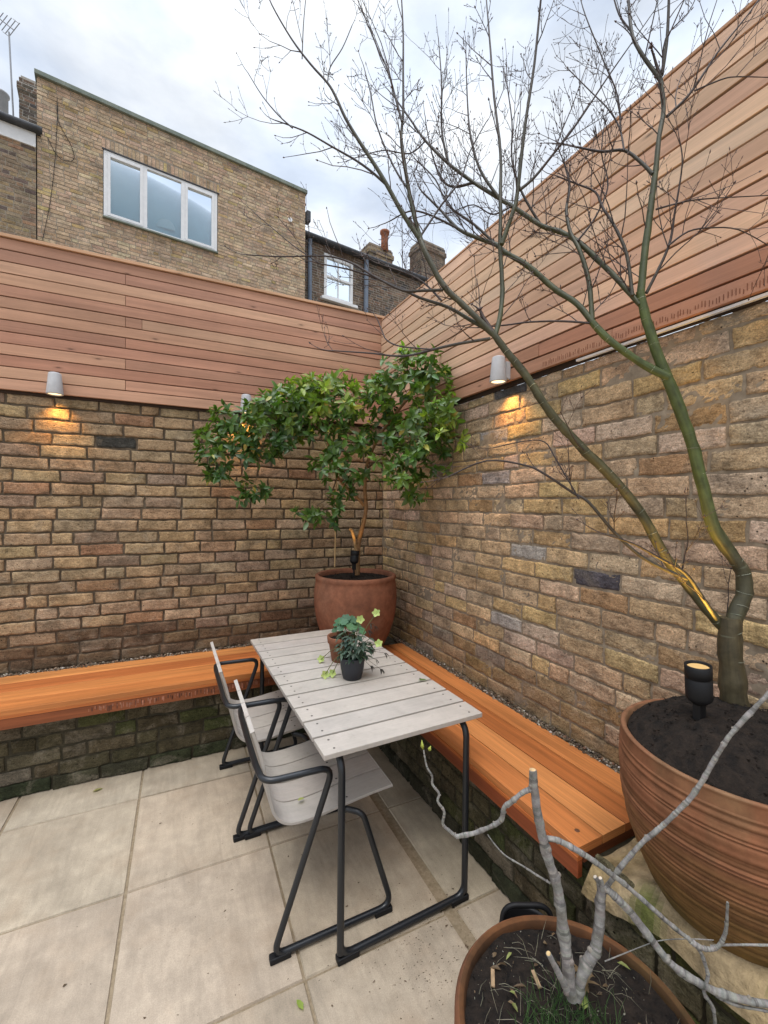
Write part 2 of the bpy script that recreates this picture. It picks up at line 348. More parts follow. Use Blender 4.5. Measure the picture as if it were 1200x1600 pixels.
nt.links.new(fz_.outputs[0], ms.inputs[0]); nt.links.new(tp_.outputs[0], ms.inputs[1]); nt.links.new(gl.outputs[0], ms.inputs[2]); nt.links.new(ms.outputs[0], nt.nodes['Material Output'].inputs['Surface']); M['glass'] = mt
M['curtain'] = simple('blue_roller_blind', (.46, .62, .69), (.56, .71, .76), 1.2, .8, .02); M['shade'] = mat('paper_lampshade', (.75, .78, .78), .8)[0]
M['upvc'] = simple('white_upvc', (.62, .63, .64), (.72, .72, .73), 8, .4, .02)
M['slate'] = simple('dark_slate', (.03, .033, .038), (.07, .072, .08), 6, .7)
M['green_lead'] = simple('coping_stone', (.12, .15, .13), (.24, .26, .22), 5, .8)
M['pipe'] = simple('blue_grey_pipe', (.12, .15, .2), (.16, .19, .24), 4, .5, .05)
M['cane'] = simple('bamboo', (.42, .27, .12), (.55, .38, .19), 30, .6)
M['aluminium'] = mat('aerial_metal', (.25, .25, .26), .4, metal=.7)[0]
M['white_strip'] = mat('white_sky_gap', (.85, .86, .88), .6)[0]  # white that stands in for sky light below the right fence
M['darkwood'] = mat('dark_backing_board', (.035, .02, .012), .9)[0]

# ------------------------------------------------------------------ ground and paving
g = MB(); g.abox(-60, 60, -60, 60, -.3, -.006); tag(g.build('ground', M['joint']), kind='structure')
pv = MB()
xs = [-.575-.5655*i for i in range(12)]; xs = [-.545] + xs[0:]
ysl = [-.122-.602*i for i in range(12)]
def slab(x0, x1, y0, y1, c):
    # a slab with slightly worn edges; fine grid so that it is not perfectly flat
    nx, ny = 10, 10; j = lambda: random.uniform(-.0015, .0015)
    z = random.uniform(-.0006, .0006)
    vs = []; idx = {}
    X = [x0+j(), x0+.003]+[x0+(x1-x0)*k/nx for k in range(1, nx)]+[x1-.003, x1+j()]
    Y = [y0+j(), y0+.003]+[y0+(y1-y0)*k/ny for k in range(1, ny)]+[y1-.003, y1+j()]
    for a_, x in enumerate(X):
        for b_, y in enumerate(Y):
            edge = a_ in (0, len(X)-1) or b_ in (0, len(Y)-1)
            vs.append((x, y, (-.008 if edge else 0)+z+.001*noise.noise(Vector((x*3, y*3, 0)))))
    m_ = len(Y); fs = [(a_*m_+b_, (a_+1)*m_+b_, (a_+1)*m_+b_+1, a_*m_+b_+1) for a_ in range(len(X)-1) for b_ in range(m_-1)]
    pv.add(vs, fs, c, None, False)
base = (.405, .335, .25)
edges_x = [(-.548, -.2)]+[(-.575-.5655*(i+1)+.004, -.575-.5655*i-.004-(.018 if i == 0 else 0)) for i in range(9)]
for i, (x0, x1) in enumerate(edges_x):
    for j in range(11):
        y1 = ysl[j]-.004; y0 = ysl[j+1]+.004
        slab(x0, x1, y0, y1, vary(base, .07, .012))
tag(pv.build('paving', M['paving']), kind='structure')

# ------------------------------------------------------------------ brickwork
ZV = Vector((0, 0, 1))
def brickwork(mb, O, U, N_, u0, u1, z0, z1, pal, course=.0778, bl=.232, joint=.011, proud=.013, nu=17, nv=6, rough=.0036, jit=.0042, header=.1, holes=(), bev=.0028, seed=0, soldier=()):
    rnd = random.Random(seed); O = Vector(O); U = Vector(U); N_ = Vector(N_)
    nrow = int(math.ceil((z1-z0)/course))
    for r in range(nrow):
        a = z0+r*course; b = min(a+course-joint, z1)
        if b-a < .015: continue
        u = u0-rnd.random()*.05-(bl/2 if r % 2 else 0)
        while u < u1:
            l = bl*(1+rnd.uniform(-.05, .05))
            if rnd.random() < header: l = bl*.49
            segs = [(max(u, u0), min(u+l-joint, u1))]
            for (h0, h1, k0, k1) in holes:
                if b > k0+.01 and a < k1-.01:
                    ns = []
                    for s0, s1 in segs:
                        if s1 <= h0 or s0 >= h1: ns.append((s0, s1))
                        else:
                            if s0 < h0-.02: ns.append((s0, h0))
                            if s1 > h1+.02: ns.append((h1, s1))
                    segs = ns
            for s0, s1 in segs:
                if s1-s0 > .02: one_brick(mb, O, U, N_, s0, s1, a, b, pal((s0+s1)/2, (a+b)/2, rnd), proud, nu, nv, rough, jit, bev, rnd)
            u += l
    for (h0, h1, k0, k1) in soldier:
        u = h0
        while u < h1:
            w = course*(1+rnd.uniform(-.05, .05))
            one_brick(mb, O, U, N_, u, min(u+w-joint, h1), k0, k1, pal(u, k0, rnd), proud, 1, 1, rough, jit, bev, rnd); u += w
def one_brick(mb, O, U, N_, s0, s1, a, b, col, proud, nu, nv, rough, jit, bev, rnd):
    if nu > 1 and (s1-s0) < .15: nu = max(3, nu//2)
    S = [s0, s0+bev*.3]+[s0+bev+(s1-s0-2*bev)*k/nu for k in range(nu+1)]+[s1-bev*.3, s1] if nu > 1 else [s0, s0+bev, s1-bev, s1]
    T = [a, a+bev*.3]+[a+bev+(b-a-2*bev)*k/nv for k in range(nv+1)]+[b-bev*.3, b] if nv > 1 else [a, a+bev, b-bev, b]
    tilt = rnd.uniform(-.05, .05)*.04; off = rnd.uniform(-.005, .003); skew = rnd.uniform(-.004, .004)*jit/.003
    vs = []; uv = []; ns, ntt = len(S), len(T); nr = (nu > 1)
    for i, s in enumerate(S):
        for j, t in enumerate(T):
            e = min(i, ns-1-i, j, ntt-1-j)
            if nr: d = -proud-.004 if e == 0 else (-.0022 if e == 1 else 0)
            else: d = -proud if e == 0 else 0
            p = O+U*s+ZV*t; q = p*1.0
            if e >= 1: d += off+tilt*(s-s0)+rough*(.6*noise.noise(q*20)+.9*noise.noise(Vector((q.x*55, q.y*55, q.z*120)))+.7*noise.noise(Vector((q.x*110, q.y*110, q.z*170))))*(1 if nr else .4)
            if nr and 1 <= e <= 2:                      # chipped arrises
                ch = noise.noise(q*38+Vector((1, 8, 2)))+.6*noise.noise(q*90)
                if ch > .25: d -= (ch-.25)*(.022 if e == 1 else .010)
            ds = jit*(noise.noise(q*22+Vector((3, 1, 7)))+.5*noise.noise(q*60)); dt = jit*1.0*(noise.noise(q*13+Vector((9, 4, 2)))+.7*noise.noise(q*45))+skew*((s-s0)/(s1-s0)-.5)
            vs.append(O+U*(s+ds)+ZV*(t+dt)+N_*d); uv.append((s, t))
    fs = [(i*ntt+j, (i+1)*ntt+j, (i+1)*ntt+j+1, i*ntt+j+1) for i in range(ns-1) for j in range(ntt-1)]
    # keep the winding facing N_
    if U.cross(ZV).dot(N_) < 0: fs = [f[::-1] for f in fs]
    mb.add(vs, fs, col, uv, nr)

def mortar_face(mb, O, U, N_, u0, u1, z0, z1, d0, amp, seed, step=.012):
    O = Vector(O); nu = int((u1-u0)/step); nv = int((z1-z0)/step); vs = []; uv = []; sd_ = Vector((seed*3.1, seed, 0))
    for i in range(nu+1):
        for j in range(nv+1):
            u = u0+(u1-u0)*i/nu; z = z0+(z1-z0)*j/nv; q = Vector((u, z, 0))+sd_
            vs.append(O+U*u+ZV*z+N_*(d0+amp*(noise.noise(q*7)+.7*noise.noise(q*24)+.5*noise.noise(q*60)))); uv.append((u, z))
    m_ = nv+1; fs = [(i*m_+j, (i+1)*m_+j, (i+1)*m_+j+1, i*m_+j+1) for i in range(nu) for j in range(nv)]
    if U.cross(ZV).dot(N_) < 0: fs = [f[::-1] for f in fs]
    mb.add(vs, fs, (1, 1, 1), uv, True)
def pick(rnd, table):
    x = rnd.random()*sum(w for w, _ in table)
    for w, c in table:
        x -= w
        if x <= 0: break
    k = 1+rnd.uniform(-.14, .14); return tuple(q*k*(1+rnd.uniform(-.04, .04)) for q in c)
BACK = [(5, (.385, .268, .155)), (4, (.365, .255, .155)), (3, (.41, .288, .160)), (.8, (.34, .205, .115)), (2, (.30, .215, .145)), (.06, (.06, .055, .05)), (1.5, (.41, .305, .20))]
RIGHT = [(6, (.52, .365, .215)), (2.4, (.55, .375, .19)), (4, (.52, .375, .245)), (2.2, (.54, .39, .285)), (1.2, (.45, .285, .15)), (.10, (.095, .09, .095)), (.15, (.38, .35, .31))]
def pal_back(u, z, rnd):
    c = pick(rnd, BACK)
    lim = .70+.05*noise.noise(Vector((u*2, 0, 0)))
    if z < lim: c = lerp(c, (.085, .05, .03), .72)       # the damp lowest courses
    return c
def pal_right(u, z, rnd):
    c = pick(rnd, RIGHT)
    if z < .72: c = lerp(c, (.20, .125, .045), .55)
    return c

brk = MB()
YB = .02      # plane of the back brickwork
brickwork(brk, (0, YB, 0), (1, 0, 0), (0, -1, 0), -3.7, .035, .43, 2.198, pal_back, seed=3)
bw = brk.build('brick_wall', M['brick']); tag(bw, 'long brown brick wall behind the bench, its lowest courses damp and dark', 'wall')
b2 = MB(); b2.abox(-3.7, .26, YB+.022, YB+.22, 0, 2.196); mortar_face(b2, (0, YB, 0), Vector((1, 0, 0)), Vector((0, -1, 0)), -3.7, .04, .42, 2.196, -.0105, .0045, 1); b2.build('mortar', M['mortar_back'], bw)

WD = Vector((math.sin(R_(1.5)), -math.cos(R_(1.5)), 0))        # along the right wall, towards the camera
WN = Vector((-WD.y*-1*-1, WD.x*-1, 0)); WN = Vector((-math.cos(R_(1.5)), -math.sin(R_(1.5)), 0))  # into the yard
def RW(s, d, z): return WD*s+WN*d+ZV*z
DB = -.03     # plane of the right brickwork
brk = MB()
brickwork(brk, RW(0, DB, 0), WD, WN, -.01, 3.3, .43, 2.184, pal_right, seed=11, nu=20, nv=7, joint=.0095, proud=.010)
bw2 = brk.build('brick_wall', M['brick']); tag(bw2, 'yellow and tan brick wall along the right, with a few dark blue bricks', 'wall')
b2 = MB(); b2.box(RW(1.8, DB-.022-.1, 1.0915), WD, WN, ZV, 1.8, .1, 1.0915); mortar_face(b2, RW(0, DB, 0), WD, WN, -.02, 3.3, .42, 2.183, -.0065, .0055, 2); b2.build('mortar', M['mortar'], bw2)
ws = MB(); ws.box(RW(2.66, -.012, 2.1945), WD, WN, ZV, .74, .007, .0045); ws.build('sky_gap_strip', M['white_strip'], bw2)  # added strip: its white paints the sky light showing through this gap

# ------------------------------------------------------------------ cedar fences
NB, PIT, FZ0 = 13, .0685, 2.212
PINK = [srgb(178, 136, 112), srgb(184, 143, 117), srgb(171, 127, 104), srgb(188, 149, 123), srgb(175, 131, 110), srgb(168, 127, 105)]
fb = empty('slatted_fence', (-1.8, 0, FZ0), 0, 'pinkish cedar slat fence on top of the wall behind the bench', 'fence')
sl = MB()
for k in range(NB):
    z = FZ0+PIT*(k+.5); joints = [-3.7, -1.844, 0.0] if (k % 2 == 1) else [-3.7, -.002]
    if k == 7: joints = [-3.7, -1.844, -1.75, 0.0]
    if k == 12: joints = [-3.7, 0.0]
    for a_, b_ in zip(joints[:-1], joints[1:]):
        sl.box(((a_+b_)/2-0, -.0+random.uniform(-.001, .001), z-FZ0) if False else ((a_+b_)/2+1.8, random.uniform(-.0012, .0012), z-FZ0), (1, 0, 0), (0, 1, 0), ZV, (b_-a_)/2-.001, .010, PIT/2-.0027, vary(random.choice(PINK), .1, .03))
sl.build('slats', M['cedar'], fb, bevel=.002)
cp_ = MB(); cp_.abox(-1.9, 1.83, -.025, .06, NB*PIT+.001, NB*PIT+.02, srgb(196, 156, 124)); cp_.build('cap_rail', M['cedar'], fb, bevel=.002)
bk = MB(); bk.abox(-1.9, 1.82, .014, .03, -.016, NB*PIT-.002); bk.build('backing_board', M['darkwood'], fb)
for x in (-1.7, -.6, .5, 1.6):
    po = MB(); po.abox(x-.04, x+.04, .032, .11, .0, NB*PIT-.01, srgb(140, 110, 85), 'z'); po.build('post', M['cedar'], fb)
TAN = [srgb(206, 170, 143), srgb(211, 177, 150), srgb(200, 162, 136), srgb(214, 183, 156), srgb(203, 167, 142)]
FZR, PITR = 2.200, .0678
fr = empty('slatted_fence', RW(1.8, 0, FZR), 0, 'pale cedar slat fence above the right wall, two lowest boards redder', 'fence')
sl = MB(); o0 = RW(1.8, 0, FZR)
for k in range(NB):
    z = FZR+PITR*(k+.5); cuts = [.012, 3.6]
    if k < 2: cuts = [.012, 1.72 if k == 1 else 2.1, 3.6]
    elif k in (4, 9): cuts = [.012, 1.0+.11*k, 3.6]
    for a_, b_ in zip(cuts[:-1], cuts[1:]):
        col = vary(srgb(172, 126, 102), .08) if k < 2 else vary(random.choice(TAN), .07, .03)
        sl.box(RW((a_+b_)/2, random.uniform(-.0015, .0015), z)-o0, WD, WN, ZV, (b_-a_)/2-.001, .010, PITR/2-.0046, col)
sm_ = sl                                                     # planer marks on the lowest board
for k in range(110):
    s_ = 1.75+.0105*k+random.uniform(-.003, .003); h_ = random.uniform(.012, .024)
    sm_.box(RW(s_, .0112, FZR+.012+h_/2+random.uniform(0, .008))-o0, WD, WN, ZV, .0012, .0006, h_/2, srgb(120, 76, 56))
sl.build('slats', M['cedar'], fr, bevel=.002)
cp_ = MB(); cp_.box(RW(1.8, -.020, FZR+NB*PITR+.0065)-o0, WD, WN, ZV, 1.84, .034, .006, srgb(190, 150, 120)); cp_.build('cap_rail', M['cedar'], fr, bevel=.002)
bk = MB(); bk.box(RW(1.8, -.030, FZR+NB*PITR/2-.008)-o0, WD, WN, ZV, 1.78, .008, NB*PITR/2+.006); bk.build('backing_board', M['darkwood'], fr)
for s_ in (.3, 1.4, 2.5):
    po = MB(); po.box(RW(s_, -.085, FZR+NB*PITR/2)-o0, ZV, WD, WN, NB*PITR/2-.01, .04, .04, srgb(140, 110, 85)); po.build('post', M['cedar'], fr)

# ------------------------------------------------------------------ plinths, benches, gravel
BZ = .51
MOSS = [(4, (.10, .08, .045)), (3, (.075, .062, .034)), (2, (.12, .095, .06)), (1.5, (.075, .078, .03)), (.6, (.15, .125, .09))]
def pal_moss(u, z, rnd):
    c = pick(rnd, MOSS)
    if z < .1: c = lerp(c, (.035, .042, .02), .75)
    return c
pb = MB(); brickwork(pb, (0, -.455, 0), (1, 0, 0), (0, -1, 0), -3.7, -.40, .075, .448, pal_moss, course=.078, seed=21, header=.35, jit=.005, rough=.004)
brickwork(pb, (0, -.462, 0), (1, 0, 0), (0, -1, 0), -3.7, -.40, .003, .07, lambda u, z, r: pick(r, [(1, (.04, .045, .022)), (1, (.055, .05, .03))]), seed=22, jit=.005)
pl = pb.build('brick_plinth', M['brick']); tag(pl, 'mossy dark brick base under the bench by the long brown wall', 'plinth')
q = MB(); q.abox(-3.7, -.38, -.447, .01, .0, .45); q.build('core', M['mortar_mossy'], pl)
pb = MB(); brickwork(pb, RW(0, .385, 0), WD, WN, .40, 2.38, .075, .448, pal_moss, course=.078, seed=23, header=.3, jit=.005, rough=.004)
brickwork(pb, RW(0, .392, 0), WD, WN, .40, 2.38, .003, .07, lambda u, z, r: pick(r, [(1, (.04, .042, .022)), (1, (.055, .05, .03))]), seed=24, jit=.005)
MOSSG = [(3, (.10, .105, .03)), (3, (.13, .11, .06)), (1, (.17, .13, .08))]
brickwork(pb, RW(0, .450, 0), WD, WN, 2.385, 3.6, .003, .51, lambda u, z, r: pick(r, MOSSG), course=.078, seed=25, header=.3, jit=.006, rough=.005)
pl2 = pb.build('brick_plinth', M['brick']); tag(pl2, 'mossy brick base under the right bench, running on below the ribbed pot', 'plinth')
q = MB(); q.box(RW(1.385, .175, .2245), WD, WN, ZV, .985, .2, .2245); q.box(RW(2.99, .205, .2245), WD, WN, ZV, .61, .234, .2245); q.build('core', M['mortar_mossy'], pl2)
# bare corner ledge and the rough end ledge: cement tops
def ledge_top(mb, fn, s0, s1, d0, d1, zf, n=34, col=None):
    vs = []; uv = []; cols = []
    for i in range(n+1):
        for j in range(n+1):
            s_ = s0+(s1-s0)*i/n; d_ = d0+(d1-d0)*j/n; z = zf(s_, d_)
            e = min(i, n-i, j, n-j)
            if e == 0: z -= .05
            vs.append(fn(s_, d_, z)); uv.append((s_, d_))
    m_ = n+1; fs = [(i*m_+j, i*m_+j+1, (i+1)*m_+j+1, (i+1)*m_+j) for i in range(n) for j in range(n)]
    for f in fs:
        c = Vector(vs[f[0]]); cols.append(col(c))
    mb.add(vs, fs, cols, uv, True)
lt = MB()
ledge_top(lt, lambda s_, d_, z: RW(s_, d_, z), -.03, .405, -.03, .39, lambda s_, d_: .485+.006*noise.noise(Vector((s_*9, d_*9, 0))), 24, lambda c: vary((.10, .095, .07), .2))
cl = lt.build('corner_ledge', M['cement']); tag(cl, 'bare dark cement ledge in the wall corner beneath the smooth terracotta pot', 'ledge')
q = MB(); q.box(RW(.19, .18, .24), WD, WN, ZV, .2, .2, .205); q.build('core', M['mortar'], cl)
def zend(s_, d_):
    t = max(0, min(1, (s_-2.38)/.22)); t = t*t*(3-2*t)
    return .485+.068*t-.05*max(0, (d_-.42)/.055)**2+.012*noise.noise(Vector((s_*7, d_*7, 1)))+.006*noise.noise(Vector((s_*25, d_*25, 4)))
def cend(c):
    k = noise.noise(c*6); g_ = noise.noise(c*9+Vector((5, 5, 5)))
    col = lerp((.30, .215, .10), (.40, .31, .20), .5+.6*k)
    if g_ > .2: col = lerp(col, (.13, .14, .04), min(1, (g_-.2)*2.2))
    return col
lt = MB(); ledge_top(lt, lambda s_, d_, z: RW(s_, d_+.02*noise.noise(Vector((s_*6, 0, 3)))*(1 if d_ > .3 else 0), z), 2.365, 3.6, -.02, .475, zend, 76, cend)
el = lt.build('cement_ledge', M['cement']); tag(el, 'rough sandy cement ledge at the end of the right bench, under the ribbed pot', 'ledge')

HW = [srgb(178, 110, 60), srgb(186, 119, 66), srgb(166, 98, 52), srgb(192, 127, 74)]
be = empty('timber_bench', (-2.1, -.3, 0), 0, 'orange hardwood bench against the long brown wall, left of the table', 'bench')
s_ = MB(); nb = 4; d0, d1 = -.565, -.035; w = (d1-d0)/nb
for k in range(nb):
    y = d0+w*(k+.5); s_.box((-.04, y+.3, BZ-.014), (1, 0, 0), (0, 1, 0), ZV, 1.56, w/2-.0008, .014, vary(HW[k % 4], .05, .02))
s_.build('seat', M['hardwood'], be, bevel=.0015)
s_ = MB(); s_.box((-.04, d0+.3+.012, BZ-.0355), (1, 0, 0), (0, 1, 0), ZV, 1.56, .012, .007, vary(srgb(178, 100, 50), .03)); s_.build('edge_strip', M['hardwood'], be, bevel=.0015)
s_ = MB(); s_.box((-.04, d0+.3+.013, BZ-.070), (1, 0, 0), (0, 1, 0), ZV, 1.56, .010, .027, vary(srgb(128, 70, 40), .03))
for k in range(95):
    x = .15+.95*(k/95)+random.uniform(-.006, .006); h_ = random.uniform(.006, .016)
    s_.box((x, d0+.3+.0027, BZ-.050-h_-random.uniform(0, .012)), (1, 0, 0), (0, 1, 0), ZV, random.uniform(.0012, .004), .0005, h_, vary(srgb(150, 100, 78) if random.random() < .5 else srgb(92, 54, 38), .2))
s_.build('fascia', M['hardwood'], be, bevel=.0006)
br_ = empty('timber_bench', RW(1.37, .24, 0), 0, 'orange hardwood bench along the right wall, running past the table end', 'bench'); o1 = RW(1.37, .24, 0)
s_ = MB(); nb = 4; d0, d1 = .012, .475; w = (d1-d0)/nb
for k in range(nb):
    s_.box(RW(1.385, d0+w*(k+.5), BZ-.014)-o1, WD, WN, ZV, .965, w/2-.0022, .014, vary(HW[(k+1) % 4], .05, .02))
s_.build('seat', M['hardwood'], br_, bevel=.0015)
s_ = MB(); s_.box(RW(1.385, .463, BZ-.0355)-o1, WD, WN, ZV, .965, .012, .007, vary(srgb(176, 98, 48), .03)); s_.build('edge_strip', M['hardwood'], br_, bevel=.0015)
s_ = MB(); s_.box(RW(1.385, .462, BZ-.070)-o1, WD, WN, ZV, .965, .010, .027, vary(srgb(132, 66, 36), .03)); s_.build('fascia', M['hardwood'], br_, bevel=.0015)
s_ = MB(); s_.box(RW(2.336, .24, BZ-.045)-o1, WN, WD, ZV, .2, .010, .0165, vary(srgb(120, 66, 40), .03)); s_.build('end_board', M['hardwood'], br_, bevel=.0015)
for (ss, dd) in ((2.30, .415), (.5, .415), (2.30, .07)):
    s_ = MB(); s_.lathe([(.0001, .0012), (.0075, .0012), (.0085, .0004)], 12, RW(ss, dd, BZ)-o1, (.12, .05, .025)); s_.build('plug', M['paint'], br_)
def pebbles(name, label_fn, n, seed, zbase):
    rnd = random.Random(seed); mb = MB()
    for k in range(n):
        p = label_fn(rnd); r = rnd.uniform(.0035, .0085); rx = [r*rnd.uniform(.8, 1.3), r*rnd.uniform(.8, 1.2), r*rnd.uniform(.6, .9)]
        c = pick(rnd, [(3, (.19, .15, .105)), (1.2, (.30, .25, .20)), (4, (.09, .065, .045)), (.5, (.45, .41, .36)), (1.5, (.15, .085, .05))])
        a0 = rnd.random()*6
        vs = [p+Vector((0, 0, rx[2]))]
        for q_ in range(5): 
            an = a0+q_*1.2566; vs.append(p+Vector((rx[0]*math.cos(an), rx[1]*math.sin(an), rx[2]*.25)))
        for q_ in range(5):
            an = a0+q_*1.2566+.6; vs.append(p+Vector((rx[0]*.7*math.cos(an), rx[1]*.7*math.sin(an), -rx[2]*.7)))
        fs = [(0, 1+q_, 1+(q_+1) % 5) for q_ in range(5)]+[(1+q_, 6+q_, 1+(q_+1) % 5) for q_ in range(5)]+[(6+q_, 6+(q_+1) % 5, 1+(q_+1) % 5) for q_ in range(5)]
        mb.add(vs, fs, c, None, True)
    return tag(mb.build(name, M['stones']), kind='stuff')
pebbles('gravel', lambda r: Vector((r.uniform(-3.6, -.4), r.uniform(-.044, .012), BZ-.008+r.uniform(-.006, .012)))+Vector((0, 0, 0)), 2600, 5, BZ)
pebbles('gravel', lambda r: RW(r.uniform(.3, 2.45), r.uniform(-.034, .019), BZ-.008+r.uniform(-.006, .011)), 2200, 6, BZ)
fill = MB(); fill.abox(-3.6, -.4, -.034, .012, .45, BZ-.012); tag(fill.build('gravel_bed', M['mortar']), kind='structure')
fill = MB(); fill.box(RW(1.4, -.008, .475), WD, WN, ZV, 1.05, .019, .023); tag(fill.build('gravel_bed', M['mortar']), kind='structure')

# ------------------------------------------------------------------ table
PALE = (.445, .405, .36)
TZ = .73
tb = empty('slatted_table', (-.779, -1.26, 0), R_(2.0), 'pale grey slatted garden table on black tube legs, two plants on it', 'table')
s_ = MB(); Lt, Wt, ns_ = 1.347, .66, 11; pw = Lt/ns_
for k in range(ns_):
    y = -Lt/2+pw*(k+.5)
    s_.box((0, y, TZ-.009), (1, 0, 0), (0, 1, 0), ZV, Wt/2, pw/2-.0056, .009, vary(PALE, .03, .01))
s_.build('tabletop', M['pale'], tb, bevel=.002)
scr = None
for k in range(ns_):
    for sx in (-.285, .285):
        for oy in (-.028, .028):
            if scr is None:
                q = MB(); q.lathe([(.0001, .0006), (.0036, .0008), (.0044, .0)], 10, (0, 0, 0), (.09, .08, .07)); scr = q.build('screw', M['paint'], tb); o = scr
            else:
                o = scr.copy(); COL.objects.link(o); o.parent = tb
            o.location = (sx, -Lt/2+pw*(k+.5)+oy, TZ+.0002)
tz = TZ-.031
for sx in (-.262, .262):
    q = MB(); q.tube(fillet([(sx, -.655, .03), (sx, -.655, tz), (sx, .655, tz), (sx, .655, .03)], .07, 8), .0125, 12); q.build('leg_frame', M['black'], tb)
for sy_ in (-.655, .655):
    q = MB(); q.tube(fillet([(-.262, sy_, .12), (-.262, sy_, .0175), (.262, sy_, .0175), (.262, sy_, .12)], .05, 8), .0124, 12); q.build('floor_bar', M['black'], tb)
    for sx in (-1, 1):
        q = MB(); q.box((sx*.235, sy_, .011), (1, 0, 0), (0, 1, 0), ZV, .04, .0155, .0105); q.build('foot_cap', M['black_plastic'], tb, bevel=.004)
for yy in (-.35, .35): q = MB(); q.box((0, yy, tz+.008), (1, 0, 0), (0, 1, 0), ZV, .262, .018, .004); q.build('cross_brace', M['black'], tb)

# ------------------------------------------------------------------ chairs
def chair(loc, rz, label):
    # local: x forward (towards the table), y across, origin under the seat centre
    r0 = empty('slatted_armchair', loc, rz, label, 'chair', 'chairs at the table')
    prof = smooth_path([(-.285, 0, .770), (-.262, 0, .70), (-.243, 0, .62), (-.226, 0, .53), (-.205, 0, .455), (-.158, 0, .412), (-.07, 0, .405), (.05, 0, .418), (.16, 0, .430), (.255, 0, .436)], 5)
    n = len(prof); nrm = []
    for i in range(n):
        t = (prof[min(i+1, n-1)]-prof[max(i-1, 0)]).normalized(); nrm.append(Vector((-t.z, 0, t.x)) if False else Vector((-t.z, 0, t.x))*1)
    s_ = MB(); wl = .121
    for k in range(4):
        y0 = -.242+wl*k+.0032; y1 = y0+wl-.0064; vs = []; uv = []; c = vary(PALE, .03, .01)
        for i in range(n):
            for (yy, h_) in ((y0, .0055), (y1, .0055), (y1, -.0055), (y0, -.0055)):
                vs.append(prof[i]+Vector((0, yy, 0))+nrm[i]*h_); uv.append((i*.02, yy))
        fs = []
        for i in range(n-1):
            for e in range(4): fs.append((i*4+e, i*4+(e+1) % 4, (i+1)*4+(e+1) % 4, (i+1)*4+e))
        fs += [(0, 1, 2, 3), ((n-1)*4+3, (n-1)*4+2, (n-1)*4+1, (n-1)*4)]
        s_.add(vs, [f[::-1] for f in fs], c, uv, False)
    o = s_.build('seat_shell', M['pale'], r0, bevel=.0018)
    fx, fz = .09, .395
    for sy_ in (-.297, .297):
        yi = sy_*.80
        q = MB(); q.tube(fillet([(.06, yi, .40), (.112, sy_*.93, .395), (.228, sy_, .019), (-.222, sy_, .019), (-.012, sy_, .615), (-.258, sy_, .622), (-.266, sy_*.62, .625)], [.03, .055, .045, .055, .05], 7), .0112, 12); q.build('side_frame', M['black'], r0)
        for xx in (-.198, .190):
            q = MB(); q.box((xx, sy_, .0105), (1, 0, 0), (0, 1, 0), ZV, .036, .0145, .0100); q.build('foot_cap', M['black_plastic'], r0, bevel=.004)
    q = MB(); q.tube([(-.2655, -.19, .625), (-.266, 0, .625), (-.2655, .19, .625)], .0112, 12); q.build('back_rail', M['black'], r0)
    q = MB(); q.tube([(.06, -.245, .4), (.06, .245, .4)], .0105, 10); q.tube([(-.16, -.1, .392), (.06, -.1, .397)], .008, 8); q.tube([(-.16, .1, .392), (.06, .1, .397)], .008, 8); q.build('seat_support', M['black'], r0)
    sc = None
    for k in range(4):
        for oy in (-.03, .03):
            if sc is None: q = MB(); q.lathe([(.0001, .0006), (.0036, .0008), (.0044, .0)], 10, (0, 0, 0), (.05, .045, .04)); sc = q.build('screw', M['paint'], r0); o = sc
            else: o = sc.copy(); COL.objects.link(o); o.parent = r0
            o.location = (.06+.012, -.242+wl*(k+.5)+oy, .4265)
    return r0
chair((-1.005, -1.53, 0), R_(0.5), 'pale slatted armchair nearest the camera, a fallen leaf on its seat')
chair((-1.065, -.925, 0), R_(1.5), 'pale slatted armchair at the far half of the table by the left bench')

# ------------------------------------------------------------------ pots
def soil_disc(mb, c, r, dome, n=26, lump=.006, seed=0, col=(1, 1, 1), pw=2):
    vs = []; rings = 14
    vs.append(Vector(c)+ZV*dome)
    for i in range(1, rings+1):
        rr = r*i/rings
        for k in range(n*2):
            a = math.pi*k/n; p = Vector((rr*math.cos(a), rr*math.sin(a), 0))
            q = (p+Vector(c))
            z = dome*(1-(i/rings)**pw)+lump*(noise.noise(q*24)+.8*noise.noise(q*60)+.6*noise.noise(q*120))
            vs.append(Vector(c)+p+ZV*z)
    m_ = n*2; fs = [(0, 1+k, 1+(k+1) % m_) for k in range(m_)]
    for i in range(rings-1):
        for k in range(m_): fs.append((1+i*m_+k, 1+(i+1)*m_+k, 1+(i+1)*m_+(k+1) % m_, 1+i*m_+(k+1) % m_))
    mb.add(vs, fs, col, None, True)
    # crumbs
    rnd = random.Random(seed)
    for k in range(int(2600*r)):
        a = rnd.random()*6.28; rr = r*.97*math.sqrt(rnd.random()); s = rnd.uniform(.0015, .006)
        p = Vector(c)+Vector((rr*math.cos(a), rr*math.sin(a), dome*(1-(rr/r)**pw)+s*.4))
        d = [Vector((rnd.uniform(-1, 1), rnd.uniform(-1, 1), rnd.uniform(-.6, .6))).normalized()*s for _ in range(4)]
        mb.add([p+x for x in d], [(0, 1, 2), (0, 2, 3), (0, 3, 1), (1, 3, 2)], col, None, False)

